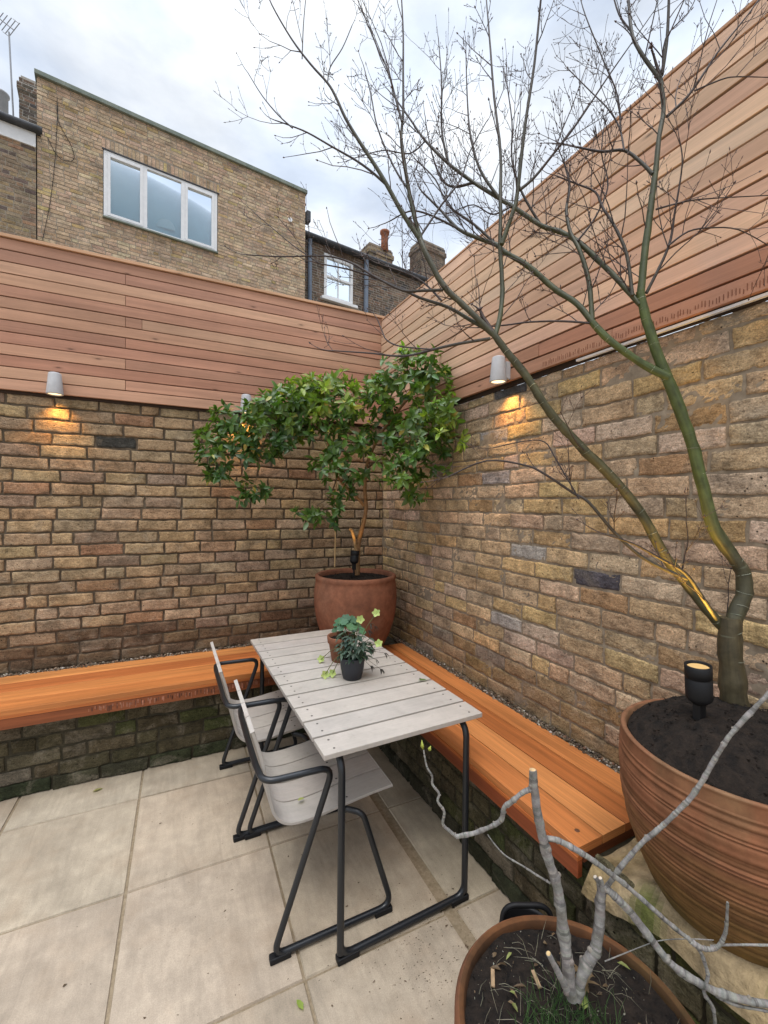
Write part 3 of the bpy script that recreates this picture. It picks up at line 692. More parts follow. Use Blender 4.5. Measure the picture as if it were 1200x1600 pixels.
PC = P(556, 890, 3.1); PC.z = 0
cpot = empty('plant_pot', (PC.x, PC.y, .488), 0, 'large smooth terracotta pot holding the leafy tree in the corner', 'pot')
q = MB(); prof = [(.16, 0), (.172, .004)]
for k in range(1, 25):
    t = k/24; prof.append((.172+.126*(1-(1-min(t/.82, 1))**2.3)-.012*max(0, (t-.82)/.18)**1.5, .004+.52*t))
prof += [(.289, .532), (.292, .545), (.290, .558), (.283, .564), (.270, .564), (.262, .556), (.258, .53), (.255, .47)]
q.lathe(prof, 72); q.build('pot_body', M['terra'], cpot)
q = MB(); soil_disc(q, (0, 0, .528), .257, .02, seed=1); q.build('soil', M['soil'], cpot)

BC = Vector((-.215, -2.68, 0))
ZL = zend(2.68, .25)
bpot = empty('ribbed_pot', (BC.x, BC.y, ZL-.004), 0, 'big ribbed weathered terracotta pot on the cement ledge, holding the bare tree', 'pot')
Hp = .938-ZL+.004
prof = [(.17, 0)]; nn = 220
for k in range(nn+1):
    t = k/nn
    r = .178+(.264-.178)*math.sin(min(1, t*1.0)*math.pi*.5)**.85+.012*math.sin(t*math.pi)
    if .06 < t < .93:
        ph = t*16+.45*math.sin(t*31)+.3*math.sin(t*71); r += .0050*(abs(math.sin(ph*math.pi))**.7-.5)*(1.1+.7*noise.noise(Vector((t*9, 0, 2))))
    sh = 1.0
    col = lerp((1.1, .9, .85), (.72, .82, .46), max(0, min(1, (.72-t)*1.5+.25*noise.noise(Vector((t*14, 3, 2))))))
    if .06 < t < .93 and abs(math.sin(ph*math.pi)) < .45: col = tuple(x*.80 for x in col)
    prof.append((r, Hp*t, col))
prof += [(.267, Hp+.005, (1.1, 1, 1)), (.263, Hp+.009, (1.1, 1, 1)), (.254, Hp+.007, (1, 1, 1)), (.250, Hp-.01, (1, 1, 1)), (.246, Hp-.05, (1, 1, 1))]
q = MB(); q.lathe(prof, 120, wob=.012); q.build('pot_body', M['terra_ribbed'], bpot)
q = MB(); soil_disc(q, (0, 0, Hp-.004), .249, .085, lump=.011, seed=2, pw=3.2); q.build('soil', M['soil'], bpot)
BSOIL = ZL-.004+Hp-.004+.085

FC = Vector((-.750, -2.655, 0)); FR = .244; FH = .455
fpot = empty('plant_pot', (FC.x, FC.y, 0), 0, 'wide terracotta pot on the paving at the front, with cut-back branches', 'pot')
prof = [(.15, 0), (.165, .003)]+[(.165+(FR-.165)*(k/14)**.75, .003+(FH-.07)*k/14) for k in range(1, 15)]+[(FR+.012, FH-.06), (FR+.016, FH-.05), (FR+.016, FH-.012, (.8, .8, .7)), (FR+.01, FH-.002, (.7, .72, .6)), (FR+.006, FH, (.5, .54, .38)), (FR-.004, FH-.003, (.3, .32, .22)), (FR-.008, FH-.02, (.3, .3, .22)), (FR-.010, FH-.09)]
q = MB(); q.lathe(prof, 80, wob=.01); q.build('pot_body', M['terra_mossy'], fpot)
q = MB(); soil_disc(q, (0, 0, FH-.022), FR-.006, .012, lump=.010, seed=3); q.build('soil', M['soil'], fpot)
FSOIL = FH-.016

TUB = P(826, 1446, 1.27); TH = TUB.z-.02; TUB.z = 0
tub = empty('rubber_tub', TUB, 0, 'black rubber tub with a loop handle hidden behind the front pot', 'tub')
q = MB(); q.lathe([(.066, 0), (.082, TH-.006), (.085, TH), (.081, TH+.004), (.077, TH-.006), (.064, .01), (.0001, .008)], 40); q.build('tub_body', M['black_plastic'], tub)
q = MB(); ha = Vector((.904, -.427, 0)); hb = Vector((.2, .4, 0)).normalized()
q.tube(fillet([ha*-.075+hb*.01+ZV*(TH-.03), ha*-.074+hb*.02+ZV*(TH+.062), ha*.072+hb*.02+ZV*(TH+.062), ha*.075+hb*.01+ZV*(TH-.03)], .055, 7), .008, 10); q.build('handle', M['black_plastic'], tub)

# ------------------------------------------------------------------ lamps
def spot(parent, loc, direction, energy, size, col=(1, .68, .3), blend=.6, rad=.02):
    d = bpy.data.lights.new('lamp_glow', 'SPOT'); d.energy = energy; d.spot_size = size; d.spot_blend = blend; d.color = col; d.shadow_soft_size = rad
    o = bpy.data.objects.new('lamp_glow', d); COL.objects.link(o); o.parent = parent; o.location = loc
    o.rotation_euler = Vector(direction).to_track_quat('-Z', 'Y').to_euler(); return o
def wall_lamp(p, n, label):
    # p: point of the wall at mid height of the lamp; n: wall normal; a tapered grey downlight
    rz = math.atan2(n.y, n.x); r0 = empty('wall_light', p, rz, label, 'light', 'downlights along the walls')
    q = MB(); q.lathe([(.0001, .066), (.027, .066), (.031, .063), (.033, .058), (.044, -.060), (.043, -.064), (.037, -.064), (.036, -.056)], 36, (.062, 0, 0)); q.build('lamp_body', M['lamp_body'], r0)
    q = MB(); q.lathe([(.0001, -.0585), (.0365, -.0585)], 30, (.062, 0, 0)); q.build('lens', M['lens_down'], r0)
    q = MB(); q.box((.012, 0, 0), (0, 0, 1), (0, 1, 0), (1, 0, 0), .045, .022, .014); q.build('wall_bracket', M['lamp_body'], r0, bevel=.003)
    spot(r0, (.038, 0, -.066), (-.20, 0, -1), 6.5, R_(100), (1, .50, .12), blend=.95, rad=.012)
    return r0
wall_lamp(Vector((-2.205, -.008, 2.262)), Vector((0, -1, 0)), 'grey cone wall light at the left over the brown wall')
wall_lamp(Vector((-1.095, -.008, 2.262)), Vector((0, -1, 0)), 'grey cone wall light half hidden by the leafy tree')
wall_lamp(RW(1.51, .010, 2.255), WN, 'grey cone wall light on the right wall behind the bare tree')
def spike(p, lean, label, energy, h=.115, r=.036):
    r0 = empty('spike_light', p, 0, label, 'light')
    ax = ZV.rotation_difference(Vector(lean).normalized()).to_matrix(); c = Vector((0, 0, .055))
    q = MB(); q.tube([(0, 0, -.04), (0, 0, .06)], .006, 10); q.box((0, 0, .035), (1, 0, 0), (0, 1, 0), ZV, .012, .009, .022); q.build('spike', M['black_plastic'], r0)
    q = MB(); q.lathe([(.0001, 0), (r*.55, 0), (r*.95, .012), (r, .018), (r, h-.035), (r*.95, h-.034), (r*.95, h-.031), (r, h-.030), (r, h), (r*.9, h+.001), (r*.82, h-.002), (r*.8, h-.02)], 40, c, axis=ax); q.build('lamp_body', M['black_plastic'], r0)
    q = MB(); q.lathe([(.0001, h-.006), (r*.82, h-.006)], 30, c, axis=ax); q.build('lens', M['lens'], r0)
    spot(r0, c+ax @ Vector((0, 0, h+.004)), ax @ ZV, energy, R_(96), (1, .56, .10), .8, .015)
    return r0
SP = P(1093, 1090, 1.09); SP.z = BSOIL-.02
sl_ = spike(SP, P(1091, 1003, 1.094)-P(1093, 1060, 1.10), 'black spike uplight in the ribbed pot next to the bare trunk', 17.0, .100, .0295)
SP2 = P(553, 893, 2.99)
spike(SP2, (.10, .05, 1), 'black spike uplight in the corner pot under the leafy tree', .8, .09, .03)

# ------------------------------------------------------------------ vegetation helpers
def leaf(mb, p, d, up, L_, w, col, fold=.25, curl=.15):
    d = d.normalized(); s = d.cross(up)
    if s.length < 1e-3: s = d.orthogonal()
    s.normalize(); u = s.cross(d).normalized()
    P0 = p; c1 = p+d*L_*.35-u*L_*0; c2 = p+d*L_*.72-u*L_*curl*.45; tip = p+d*L_-u*L_*curl
    a1 = c1+s*w*.48+u*w*fold; b1 = c1-s*w*.48+u*w*fold; a2 = c2+s*w*.36+u*w*fold*.8; b2 = c2-s*w*.36+u*w*fold*.8
    vs = [P0, c1, c2, tip, a1, b1, a2, b2]
    mb.add(vs, [(0, 1, 4), (0, 5, 1), (1, 2, 6, 4), (1, 5, 7, 2), (2, 3, 6), (2, 7, 3)], col, None, True)
def rvec(rnd):
    while True:
        v = Vector((rnd.uniform(-1, 1), rnd.uniform(-1, 1), rnd.uniform(-1, 1)))
        if .05 < v.length < 1: return v.normalized()
def inside(p, m_=.02): # keep plants on the yard side of the walls
    d = p.dot(WN)
    if d < m_: p = p+WN*(m_-d)
    if p.y > -m_: p = Vector((p.x, -m_, p.z))
    return p

# ------------------------------------------------------------------ corner leafy tree
rnd = random.Random(42)
ct = empty('leafy_tree', (PC.x, PC.y, 1.03), 0, 'small glossy evergreen tree with a wide crown in the corner pot', 'tree'); oc = Vector((PC.x, PC.y, 1.03))
tr = MB(); fol = MB()
def ctube(pts, r0, r1, col, sides=8):
    pp = smooth_path([inside(Vector(p), .03) for p in pts], 4); n_ = len(pp)
    tr.tube([p-oc for p in pp], [r0+(r1-r0)*i/(n_-1) for i in range(n_)], sides, col, wob=.15)
BK = (.24, .13, .055); BK2 = (.13, .085, .045)
base_ = Vector((PC.x+.02, PC.y+.02, 1.02))
ctube([base_, P(560, 850, 3.1), P(566, 825, 3.08), P(572, 795, 3.08), P(570, 760, 3.05), P(575, 720, 3.0), P(600, 670, 2.95), P(640, 620, 2.85)], .019, .009, BK)
ctube([P(557, 862, 3.1), P(551, 832, 3.05), P(546, 826, 3.04)], .012, .010, (.42, .26, .12))
ctube([P(569, 790, 3.08), P(556, 775, 3.05), P(535, 755, 3.0), P(523, 735, 2.95), P(515, 700, 2.95), P(500, 660, 2.95), P(480, 630, 2.9)], .012, .006, BK)
ctube([P(505, 670, 2.95), P(460, 660, 2.9), P(410, 650, 2.85), P(360, 665, 2.8), P(330, 690, 2.78)], .008, .004, BK2)
ctube([P(575, 730, 3.02), P(620, 700, 2.85), P(665, 680, 2.72), P(700, 670, 2.62)], .008, .004, BK2)
ctube([P(600, 670, 2.95), P(610, 620, 2.9), P(640, 580, 2.8), P(670, 585, 2.72)], .007, .004, BK2)
ctube([P(527, 745, 2.95), P(515, 775, 2.85), P(495, 790, 2.8)], .005, .003, BK2)
ctube([P(430, 655, 2.87), P(410, 700, 2.85), P(400, 750, 2.82)], .005, .003, BK2)
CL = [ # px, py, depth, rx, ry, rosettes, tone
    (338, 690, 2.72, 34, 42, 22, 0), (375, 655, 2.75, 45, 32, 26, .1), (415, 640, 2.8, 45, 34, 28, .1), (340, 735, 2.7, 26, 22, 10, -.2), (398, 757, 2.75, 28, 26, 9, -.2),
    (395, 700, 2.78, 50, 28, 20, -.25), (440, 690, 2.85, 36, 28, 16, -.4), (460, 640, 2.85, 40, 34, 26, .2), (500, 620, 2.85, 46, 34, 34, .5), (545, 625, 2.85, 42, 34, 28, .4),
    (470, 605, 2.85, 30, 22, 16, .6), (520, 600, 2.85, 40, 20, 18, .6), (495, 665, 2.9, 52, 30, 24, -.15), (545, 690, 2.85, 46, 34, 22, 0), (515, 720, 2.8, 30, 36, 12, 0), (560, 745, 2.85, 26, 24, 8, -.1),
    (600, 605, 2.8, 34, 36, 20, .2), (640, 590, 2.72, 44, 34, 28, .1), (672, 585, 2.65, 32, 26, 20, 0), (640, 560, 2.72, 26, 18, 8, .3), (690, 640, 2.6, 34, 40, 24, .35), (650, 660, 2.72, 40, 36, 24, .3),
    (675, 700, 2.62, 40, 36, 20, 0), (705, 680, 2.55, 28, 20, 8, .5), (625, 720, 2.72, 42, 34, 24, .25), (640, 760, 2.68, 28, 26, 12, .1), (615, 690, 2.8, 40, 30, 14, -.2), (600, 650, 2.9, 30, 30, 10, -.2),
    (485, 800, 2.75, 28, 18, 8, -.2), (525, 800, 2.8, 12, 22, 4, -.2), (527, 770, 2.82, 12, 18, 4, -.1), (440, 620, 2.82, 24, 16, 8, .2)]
for (px, py, d, rx, ry, nr, tone) in CL:
    cen = P(px, py, d)
    for k in range(int(nr*1.25)):
        v = rvec(rnd)*(rnd.random()**.45)*(1.0 if rnd.random() < .75 else 1.45)
        p = inside(P(px+v.x*rx, py+v.z*ry, d+v.y*.2), .035)
        out = ((p-cen).normalized()*.8+Vector((0, -.25, .35))+rvec(rnd)*.5).normalized()
        if rnd.random() < .5: out = (out+Vector((0, 0, .4))).normalized()
        if rnd.random() < .7: tr.tube([cen.lerp(p, .35)-oc, p-oc], [.0025, .0018], 5, (.10, .12, .04), cap=False)
        nl = rnd.randint(6, 11); nl = nl if rnd.random() < .9 else 3
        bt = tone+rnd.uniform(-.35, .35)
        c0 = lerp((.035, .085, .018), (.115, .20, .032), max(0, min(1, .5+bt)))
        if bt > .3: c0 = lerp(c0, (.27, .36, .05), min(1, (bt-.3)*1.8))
        for q_ in range(nl):
            t = q_/nl; az = q_*2.4+rnd.random()*.6
            s1 = out.orthogonal().normalized(); s2 = out.cross(s1)
            rad = (s1*math.cos(az)+s2*math.sin(az))
            dd = (rad*(1.0-.45*t)+out*(.15+.75*t)+Vector((0, 0, -.30*(1-t)))+rvec(rnd)*.45).normalized()
            L_ = rnd.uniform(.040, .080)*(1-.2*t)
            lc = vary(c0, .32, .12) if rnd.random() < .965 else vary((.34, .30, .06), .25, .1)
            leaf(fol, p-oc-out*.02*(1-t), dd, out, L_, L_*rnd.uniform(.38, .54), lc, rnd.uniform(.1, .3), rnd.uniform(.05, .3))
tr.build('trunk', M['bark'], ct); fol.build('foliage', M['leaf'], ct)
cn = MB(); a_, b_ = P(523, 886, 3.02), P(527, 690, 3.02); cn.tube([a_, a_.lerp(b_, .5), b_], .0045, 8); o = cn.build('bamboo_cane', M['cane']); tag(o, 'thin bamboo cane standing upright in the corner pot', 'cane')

# ------------------------------------------------------------------ bare tree in the ribbed pot
rnd = random.Random(77)
TB = Vector((-.10, -2.62, BSOIL-.03))
mt_ = empty('bare_tree', TB, 0, 'tall bare maple with green stems and leafless twigs in the ribbed pot', 'tree')
trunk = MB(); twigs = MB(); GREEN = (.066, .088, .026); OLIVE = (.085, .075, .03); BROWN = (.042, .030, .028)
DT = 1.19
BARK = (.062, .050, .026); DKG = (.048, .056, .020)
def wcol(r, tint):
    base = {0: GREEN, 1: lerp(DKG, BARK, .55), 2: lerp(GREEN, DKG, .6), 3: BARK}[tint]
    return lerp(BROWN, base, max(0, min(1, (r-.0035)/.006)))
SEG = []
def limb(pxs, d0, d1, w0, w1, grow=1.0, mb=None, sides=None, pw=1, tint=2, prof=None, rings=False):
    n_ = len(pxs); pts = []
    for i, (x, y) in enumerate(pxs):
        d = d0+(d1-d0)*(i/(n_-1))**pw; pts.append(inside(P(x, y, d), .02))
    pp = smooth_path(pts, 4); nn_ = len(pp); dm = (d0+d1)/2
    rr = []
    for i in range(nn_):          # a wide lens draws things near the edge of the frame broader than they are
        v = pp[i]-CAM; cz = v.dot(FWD)/v.length; wd = prof[min(len(prof)-1, int(i/4))]*(1-(i/4) % 1)+prof[min(len(prof)-1, int(i/4)+1)]*((i/4) % 1) if prof else w0+(w1-w0)*(i/(nn_-1))
        rr.append(max(.00085, .5*wd*v.dot(FWD)/FPX*cz**1.15*(1.12-.42*max(0, min(1, (wd-7)/8))+.34*max(0, min(1, (wd-44)/5)))))
    target = mb or (trunk if w0 > 9 else twigs)
    target.tube([p-TB for p in pp], rr, sides or (12 if w0 > 12 else 7), [wcol(r, tint) if tint < 4 else lerp((.06, .055, .03), GREEN, max(0, (i_-14)/10)) if i_ < 24 else wcol(r, 0) for i_, r in enumerate(rr)], wob=.2 if w0 > 9 else 0)
    if rings:
        acc_ = .02
        for i in range(2, nn_-2):
            L0 = (pp[i+1]-pp[i]).length; t_ = (pp[i+1]-pp[i]).normalized(); a_ = t_.orthogonal().normalized(); b_ = t_.cross(a_); x_ = 0
            while acc_ < L0:
                c_ = pp[i]+t_*acc_; r_ = rr[i]+(rr[i+1]-rr[i])*acc_/L0; s0 = rnd.random()*6.28; sw = rnd.uniform(1.2, 5.5); tl = rnd.uniform(-.25, .25)
                ps = [c_+(a_*math.cos(s0+sw*k/9)+b_*math.sin(s0+sw*k/9))*(r_*1.012)+t_*(r_*tl*math.sin(sw*k/9)+rnd.uniform(-.0006, .0006)) for k in range(10)]
                trunk.tube([p-TB for p in ps], [.0002]+[rnd.uniform(.0004, .0009) for _ in range(8)]+[.0002], 4, vary((.26, .27, .20), .2), cap=False)
                acc_ += rnd.uniform(.02, .09)
            acc_ -= L0
    if grow: SEG.append((pp, rr, grow))
    return pp
# trunk and stem B
limb([(1147, 1098), (1144, 1060), (1141, 1010), (1140, 965)], DT, DT, 50, 46, 0, tint=3, rings=True)
limb([(1140, 985), (1152, 955), (1163, 925), (1160, 895), (1140, 862), (1115, 825), (1098, 760), (1080, 690), (1056, 625), (1030, 560), (1010, 500), (1000, 455)], DT, 1.2, 40, 24, 0, tint=4, rings=True, prof=[43, 43, 44, 41, 36, 34, 32, 31, 30, 28, 25, 22])
limb([(1001, 462), (1007, 400), (1017, 325), (1025, 262), (1030, 212), (1037, 170), (1031, 120)], 1.2, 1.24, 22, 12, .5)
limb([(1031, 124), (1000, 80), (987, 50), (982, 0), (980, -60)], 1.24, 1.3, 10, 5)
limb([(1034, 118), (1042, 62), (1045, 0), (1046, -60)], 1.24, 1.24, 9, 5)
limb([(987, 50), (967, 22), (955, -20)], 1.3, 1.34, 5, 3)
limb([(1042, 182), (1075, 150), (1105, 107), (1125, 77), (1167, 25), (1192, -10)], 1.22, 1.2, 7, 3)
limb([(1085, 142), (1125, 125), (1150, 120), (1205, 121)], 1.21, 1.15, 4, 2)
limb([(1020, 272), (1000, 252), (975, 235), (942, 237), (912, 232), (880, 225)], 1.22, 1.4, 8, 3)
limb([(970, 205), (965, 150), (945, 100), (915, 25), (905, -10)], 1.3, 1.4, 4, 2)
limb([(975, 235), (968, 200), (950, 170), (925, 145), (890, 110)], 1.28, 1.45, 4, 2)
limb([(1025, 327), (1070, 315), (1112, 310), (1205, 305)], 1.2, 1.16, 4, 2)
limb([(1010, 458), (1044, 387), (1054, 334), (1066, 256), (1061, 215)], 1.2, 1.18, 6, 2)
limb([(1044, 384), (1075, 362), (1110, 356), (1154, 359), (1205, 386)], 1.19, 1.15, 4, 2)
limb([(988, 462), (979, 397), (960, 353), (942, 325), (930, 300), (900, 287), (870, 275)], 1.2, 1.4, 7, 2.5)
limb([(1035, 115), (1040, 60), (1075, 20), (1090, -10)], 1.23, 1.2, 4, 2)
# stem A (towards the left)
limb([(1149, 1022), (1141, 992), (1118, 968), (1086, 930), (1055, 890), (1035, 862), (1000, 800), (960, 750), (905, 695), (860, 645), (825, 592), (790, 547), (770, 520)], DT, 1.27, 27, 15, .1, tint=1, rings=True, prof=[34, 34, 30, 27, 26, 25, 25, 24, 23, 21, 19, 17, 16, 15])
limb([(772, 523), (745, 497), (722, 475), (692, 445), (665, 395), (657, 375)], 1.27, 1.33, 16, 10, .5, tint=1)
limb([(660, 380), (630, 335), (605, 290), (587, 260), (562, 222), (540, 185), (525, 152), (512, 130), (485, 100), (455, 60), (425, 8), (415, -20)], 1.33, 1.4, 9, 2.5, .6)
limb([(659, 378), (647, 337), (635, 275), (627, 220), (630, 175), (630, 112), (630, 50), (627, -10)], 1.33, 1.45, 8, 3, .8)
limb([(605, 290), (580, 268), (555, 250), (520, 230), (480, 207), (450, 195), (430, 188)], 1.36, 1.42, 5, 2, .7)
limb([(457, 200), (435, 180), (410, 150), (387, 113)], 1.4, 1.44, 3, 1.6, .5)
limb([(628, 190), (615, 142), (605, 107), (595, 87), (572, 32), (555, -10)], 1.38, 1.5, 5, 2, .8)
limb([(472, 92), (474, 40), (478, -5)], 1.4, 1.42, 2.5, 1.8, .3)
limb([(512, 128), (516, 105), (535, 75), (550, 40)], 1.4, 1.42, 2.6, 1.8, .3)
limb([(640, 300), (615, 260), (590, 200), (580, 150), (570, 110)], 1.36, 1.5, 4, 2, .7)
limb([(655, 372), (690, 320), (720, 280), (735, 235), (760, 190)], 1.34, 1.6, 4, 2)
limb([(775, 522), (782, 490), (785, 452), (782, 390), (782, 315), (782, 240), (772, 150), (765, 60), (760, 0)], 1.27, 1.4, 10, 3, .8)
limb([(784, 382), (802, 330), (808, 305), (820, 200), (835, 100), (845, 0), (848, -30)], 1.3, 1.32, 9, 4, .7)
limb([(812, 297), (835, 277), (865, 240), (900, 195), (950, 120), (985, 70), (1020, 20)], 1.31, 1.34, 6, 2)
limb([(692, 453), (660, 454), (630, 454), (590, 435), (547, 410), (507, 400), (440, 401), (385, 398)], 1.3, 1.5, 5, 1.8, .5)
limb([(762, 515), (735, 500), (700, 480), (655, 465), (625, 450), (560, 425), (500, 412)], 1.28, 1.45, 7, 2, .5)
limb([(500, 412), (460, 385), (430, 360), (400, 335)], 1.45, 1.48, 2, 1.3, .4)
limb([(690, 470), (660, 440), (630, 425), (600, 415)], 1.3, 1.4, 3.5, 2, .6)
limb([(766, 529), (712, 538), (674, 547), (642, 555), (613, 556), (580, 552), (520, 548)], 1.27, 1.4, 5, 1.8, .4)
limb([(674, 546), (625, 541), (604, 531), (597, 517), (590, 500)], 1.3, 1.4, 2.5, 1.6, .3)
# stem C and D
limb([(1045, 590), (1010, 572), (970, 545), (945, 525), (925, 503)], 1.19, 1.24, 22, 16, 0, tint=0, rings=True)
limb([(926, 504), (902, 475), (865, 450), (827, 417), (790, 395), (775, 382), (747, 372), (715, 357), (690, 330), (660, 300)], 1.24, 1.5, 14, 3, .9)
limb([(925, 503), (920, 440), (905, 390), (892, 365), (885, 330), (890, 290), (880, 250)], 1.24, 1.4, 11, 3)
limb([(921, 505), (880, 502), (830, 503), (790, 508), (745, 512)], 1.24, 1.4, 4, 2, .5)
limb([(1000, 476), (970, 442), (940, 412), (902, 377), (875, 362), (845, 352), (800, 322), (780, 310), (740, 285), (700, 255), (665, 220), (640, 185), (615, 150)], 1.2, 1.65, 13, 3, .9)
limb([(845, 352), (815, 300), (800, 250), (800, 190), (790, 120)], 1.4, 1.5, 5, 2)
limb([(780, 310), (750, 265), (735, 210), (730, 150), (728, 80)], 1.45, 1.6, 6, 2)
limb([(740, 285), (710, 292), (690, 280), (675, 240), (665, 190)], 1.5, 1.65, 5, 2)
limb([(700, 255), (690, 200), (690, 130), (685, 60)], 1.58, 1.7, 5, 2)
limb([(775, 382), (740, 350), (700, 320), (680, 280), (650, 250)], 1.4, 1.6, 5, 2)
limb([(902, 377), (930, 340), (950, 290), (940, 240), (945, 190)], 1.3, 1.35, 4, 2)
limb([(715, 357), (670, 335), (640, 330), (610, 345)], 1.44, 1.55, 4, 2)
limb([(665, 220), (640, 240), (600, 235), (560, 245)], 1.58, 1.65, 3, 1.6)
limb([(800, 322), (770, 335), (740, 320), (710, 330)], 1.42, 1.5, 3, 1.6)
# low side shoots
limb([(1075, 905), (1040, 890), (1000, 868), (960, 832), (920, 785), (895, 770), (850, 740), (820, 727), (760, 720), (700, 745)], 1.14, 1.35, 7, 2, .35)
limb([(1120, 968), (1095, 930), (1070, 895), (1030, 872), (990, 850), (945, 835)], 1.12, 1.1, 9, 2.5, .1)
limb([(1066, 890), (1070, 868), (1075, 845), (1072, 815)], 1.12, 1.1, 3, 1.6, .3)
limb([(905, 780), (870, 720), (850, 690), (815, 690), (770, 700)], 1.22, 1.35, 2.5, 1.4, .4)
def bud(mb, p, d, L_, r, col):
    d = d.normalized(); a = d.orthogonal().normalized(); b_ = d.cross(a)
    vs = [p, p+d*L_]+[p+d*L_*.4+(a*math.cos(k*2.094)+b_*math.sin(k*2.094))*r for k in range(3)]
    mb.add(vs, [(0, 3, 2), (0, 4, 3), (0, 2, 4), (1, 2, 3), (1, 3, 4), (1, 4, 2)], col, None, True)
BUDC = (.075, .045, .04)
cnt = [0]
def sprout(p, d, L_, r, lev):
    if lev > 2: return
    n_ = 4; pts = [p]; dd = d.normalized()
    for i in range(n_):
        dd = (dd+rvec(rnd)*.16+Vector((0, 0, .06))).normalized(); q = inside(pts[-1]+dd*(L_/n_), .012); pts.append(q)
    rr = [max(.00055, r*(1-.5*i/n_)) for i in range(n_+1)]
    twigs.tube([x-TB for x in pts], rr, 4, lerp(BROWN, (.075, .05, .042), rnd.random()), cap=False); cnt[0] += 1
    bud(twigs, pts[-1]-TB, dd, rnd.uniform(.008, .013), r*1.5+.0006, BUDC)
    for i in range(1, n_+1):
        if lev < 2 and rnd.random() < (.55 if lev == 0 else .34):
            t = (pts[i]-pts[i-1]).normalized(); s_ = t.cross(rvec(rnd)).normalized()
            for sg in ((1, -1) if rnd.random() < .45 else (1,)):
                sprout(pts[i], t*.75+s_*sg*.7+Vector((0, 0, .2)), L_*rnd.uniform(.3, .55), rr[i]*.75, lev+1)
        elif rnd.random() < .4:
            t = (pts[i]-pts[i-1]).normalized(); s_ = t.cross(rvec(rnd)).normalized()
            bud(twigs, pts[i]-TB, t*.7+s_*.7, .0042, .0009, BUDC)
for pp, rr, grow in SEG:
    acc = rnd.uniform(.02, .06)
    for i in range(1, len(pp)):
        seg = (pp[i]-pp[i-1]).length; acc -= seg
        if acc <= 0:
            f = i/len(pp); acc = rnd.uniform(.034, .072)/grow
            t = (pp[i]-pp[i-1]).normalized(); s_ = t.cross(rvec(rnd)).normalized()
            d = t*.7+s_*.75+Vector((-.05, 0, .30))
            sprout(pp[i], d, rnd.uniform(.07, .27)*(1.05-.4*f), max(.0011, min(rr[i]*.5, .0018)), 0)
    t = (pp[-1]-pp[-3]).normalized(); sprout(pp[-1], t, .08, rr[-1]*.9, 1)
# pale ring scars and streaks on the green stems
sc_ = MB()
for pp, rr, g_ in []: pass
trunk.build('trunk', M['green_bark'], mt_); twigs.build('twigs', M['bark'], mt_)

# ------------------------------------------------------------------ cut-back fig in the front pot
rnd = random.Random(5)
FB = Vector((FC.x+.015, FC.y+.0, FSOIL-.02))
fg = empty('pruned_shrub', FB, 0, 'pruned grey shrub with knobbly bare branches in the front pot', 'shrub'); fm = MB(); ft = MB()
GREY = (.205, .195, .18)
def figlimb(pxs, d0, d1, w0, w1, nodes=True, mb=fm, cap=None):
    n_ = len(pxs); pts = [P(x, y, d0+(d1-d0)*i/(n_-1)) for i, (x, y) in enumerate(pxs)]
    pp = smooth_path(pts, 12); nn_ = len(pp); rr = []
    for i in range(nn_):
        v = pp[i]-CAM; r = .5*(w0+(w1-w0)*i/(nn_-1))*v.dot(FWD)/FPX*(v.dot(FWD)/v.length)**.55*.66
        if nodes: r *= 1+.20*math.exp(-((i % 9)-4)**2/1.2)*(.6+.8*abs(noise.noise(Vector((i*.37, w0, 1)))))
        rr.append(r)
    mb.tube([p-FB for p in pp], rr, 12 if w0 > 10 else 8, [vary(tuple(x*(.62 if nodes and i_ % 9 == 5 else 1) for x in lerp((.11, .115, .085), GREY, max(0, min(1, (p_.z-FB.z)/.16)))), .14, .04) for i_, p_ in enumerate(pp)], wob=.3)
    if nodes:
        for i in range(4, nn_-1, 9):
            a = rnd.random()*6.28; t = (pp[min(i+1, nn_-1)]-pp[i-1]).normalized(); s_ = t.cross(rvec(rnd)).normalized()
            p = pp[i]+s_*rr[i]*.8; mb.tube([p-FB, p+s_*rr[i]*.45-FB], [rr[i]*.55, rr[i]*.3], 6, vary((.22, .19, .16), .1), cap=True)
    if cap is not None:
        t = (pp[-1]-pp[-2]).normalized(); a = t.orthogonal().normalized(); b_ = t.cross(a); e = pp[-1]+t*.0006-FB
        mb.face([e+(a*math.cos(k*.5236)+b_*math.sin(k*.5236))*rr[-1]*.86 for k in range(12)], cap)
    return pp
DF = .885
figlimb([(893, 1560), (886, 1500), (880, 1450), (872, 1390), (853, 1330), (840, 1270), (832, 1203)], DF, .90, 36, 19, True, fm, (.55, .38, .20))
figlimb([(900, 1560), (915, 1510), (930, 1480), (937, 1430), (940, 1385)], DF, .90, 32, 26, True, fm)
figlimb([(885, 1545), (872, 1520), (857, 1490)], DF-.02, .85, 20, 15, False, fm, (.6, .42, .2))
figlimb([(938, 1392), (935, 1378), (930, 1370)], .9, .9, 13, 11, False, fm, (.7, .6, .48))
figlimb([(941, 1390), (941, 1380), (938, 1372)], .89, .885, 12, 10, False, fm, (.7, .6, .48))
figlimb([(832, 1233), (818, 1238), (800, 1252), (788, 1262), (784, 1280), (770, 1290), (740, 1302), (712, 1307)], .9, .93, 12, 11)
figlimb([(714, 1307), (702, 1298), (692, 1287), (694, 1268), (684, 1252), (686, 1240), (676, 1226), (675, 1212), (667, 1198), (662, 1172)], .93, .95, 9, 4)
figlimb([(845, 1310), (870, 1312), (895, 1325), (920, 1340), (950, 1362), (980, 1385), (1020, 1420), (1050, 1447), (1080, 1470)], .9, .86, 15, 12)
figlimb([(1078, 1470), (1100, 1482), (1120, 1480), (1132, 1462), (1135, 1445), (1137, 1410)], .86, .84, 15, 7)
figlimb([(1088, 1477), (1098, 1495), (1106, 1525), (1100, 1550), (1114, 1575), (1118, 1610)], .86, .84, 11, 10)
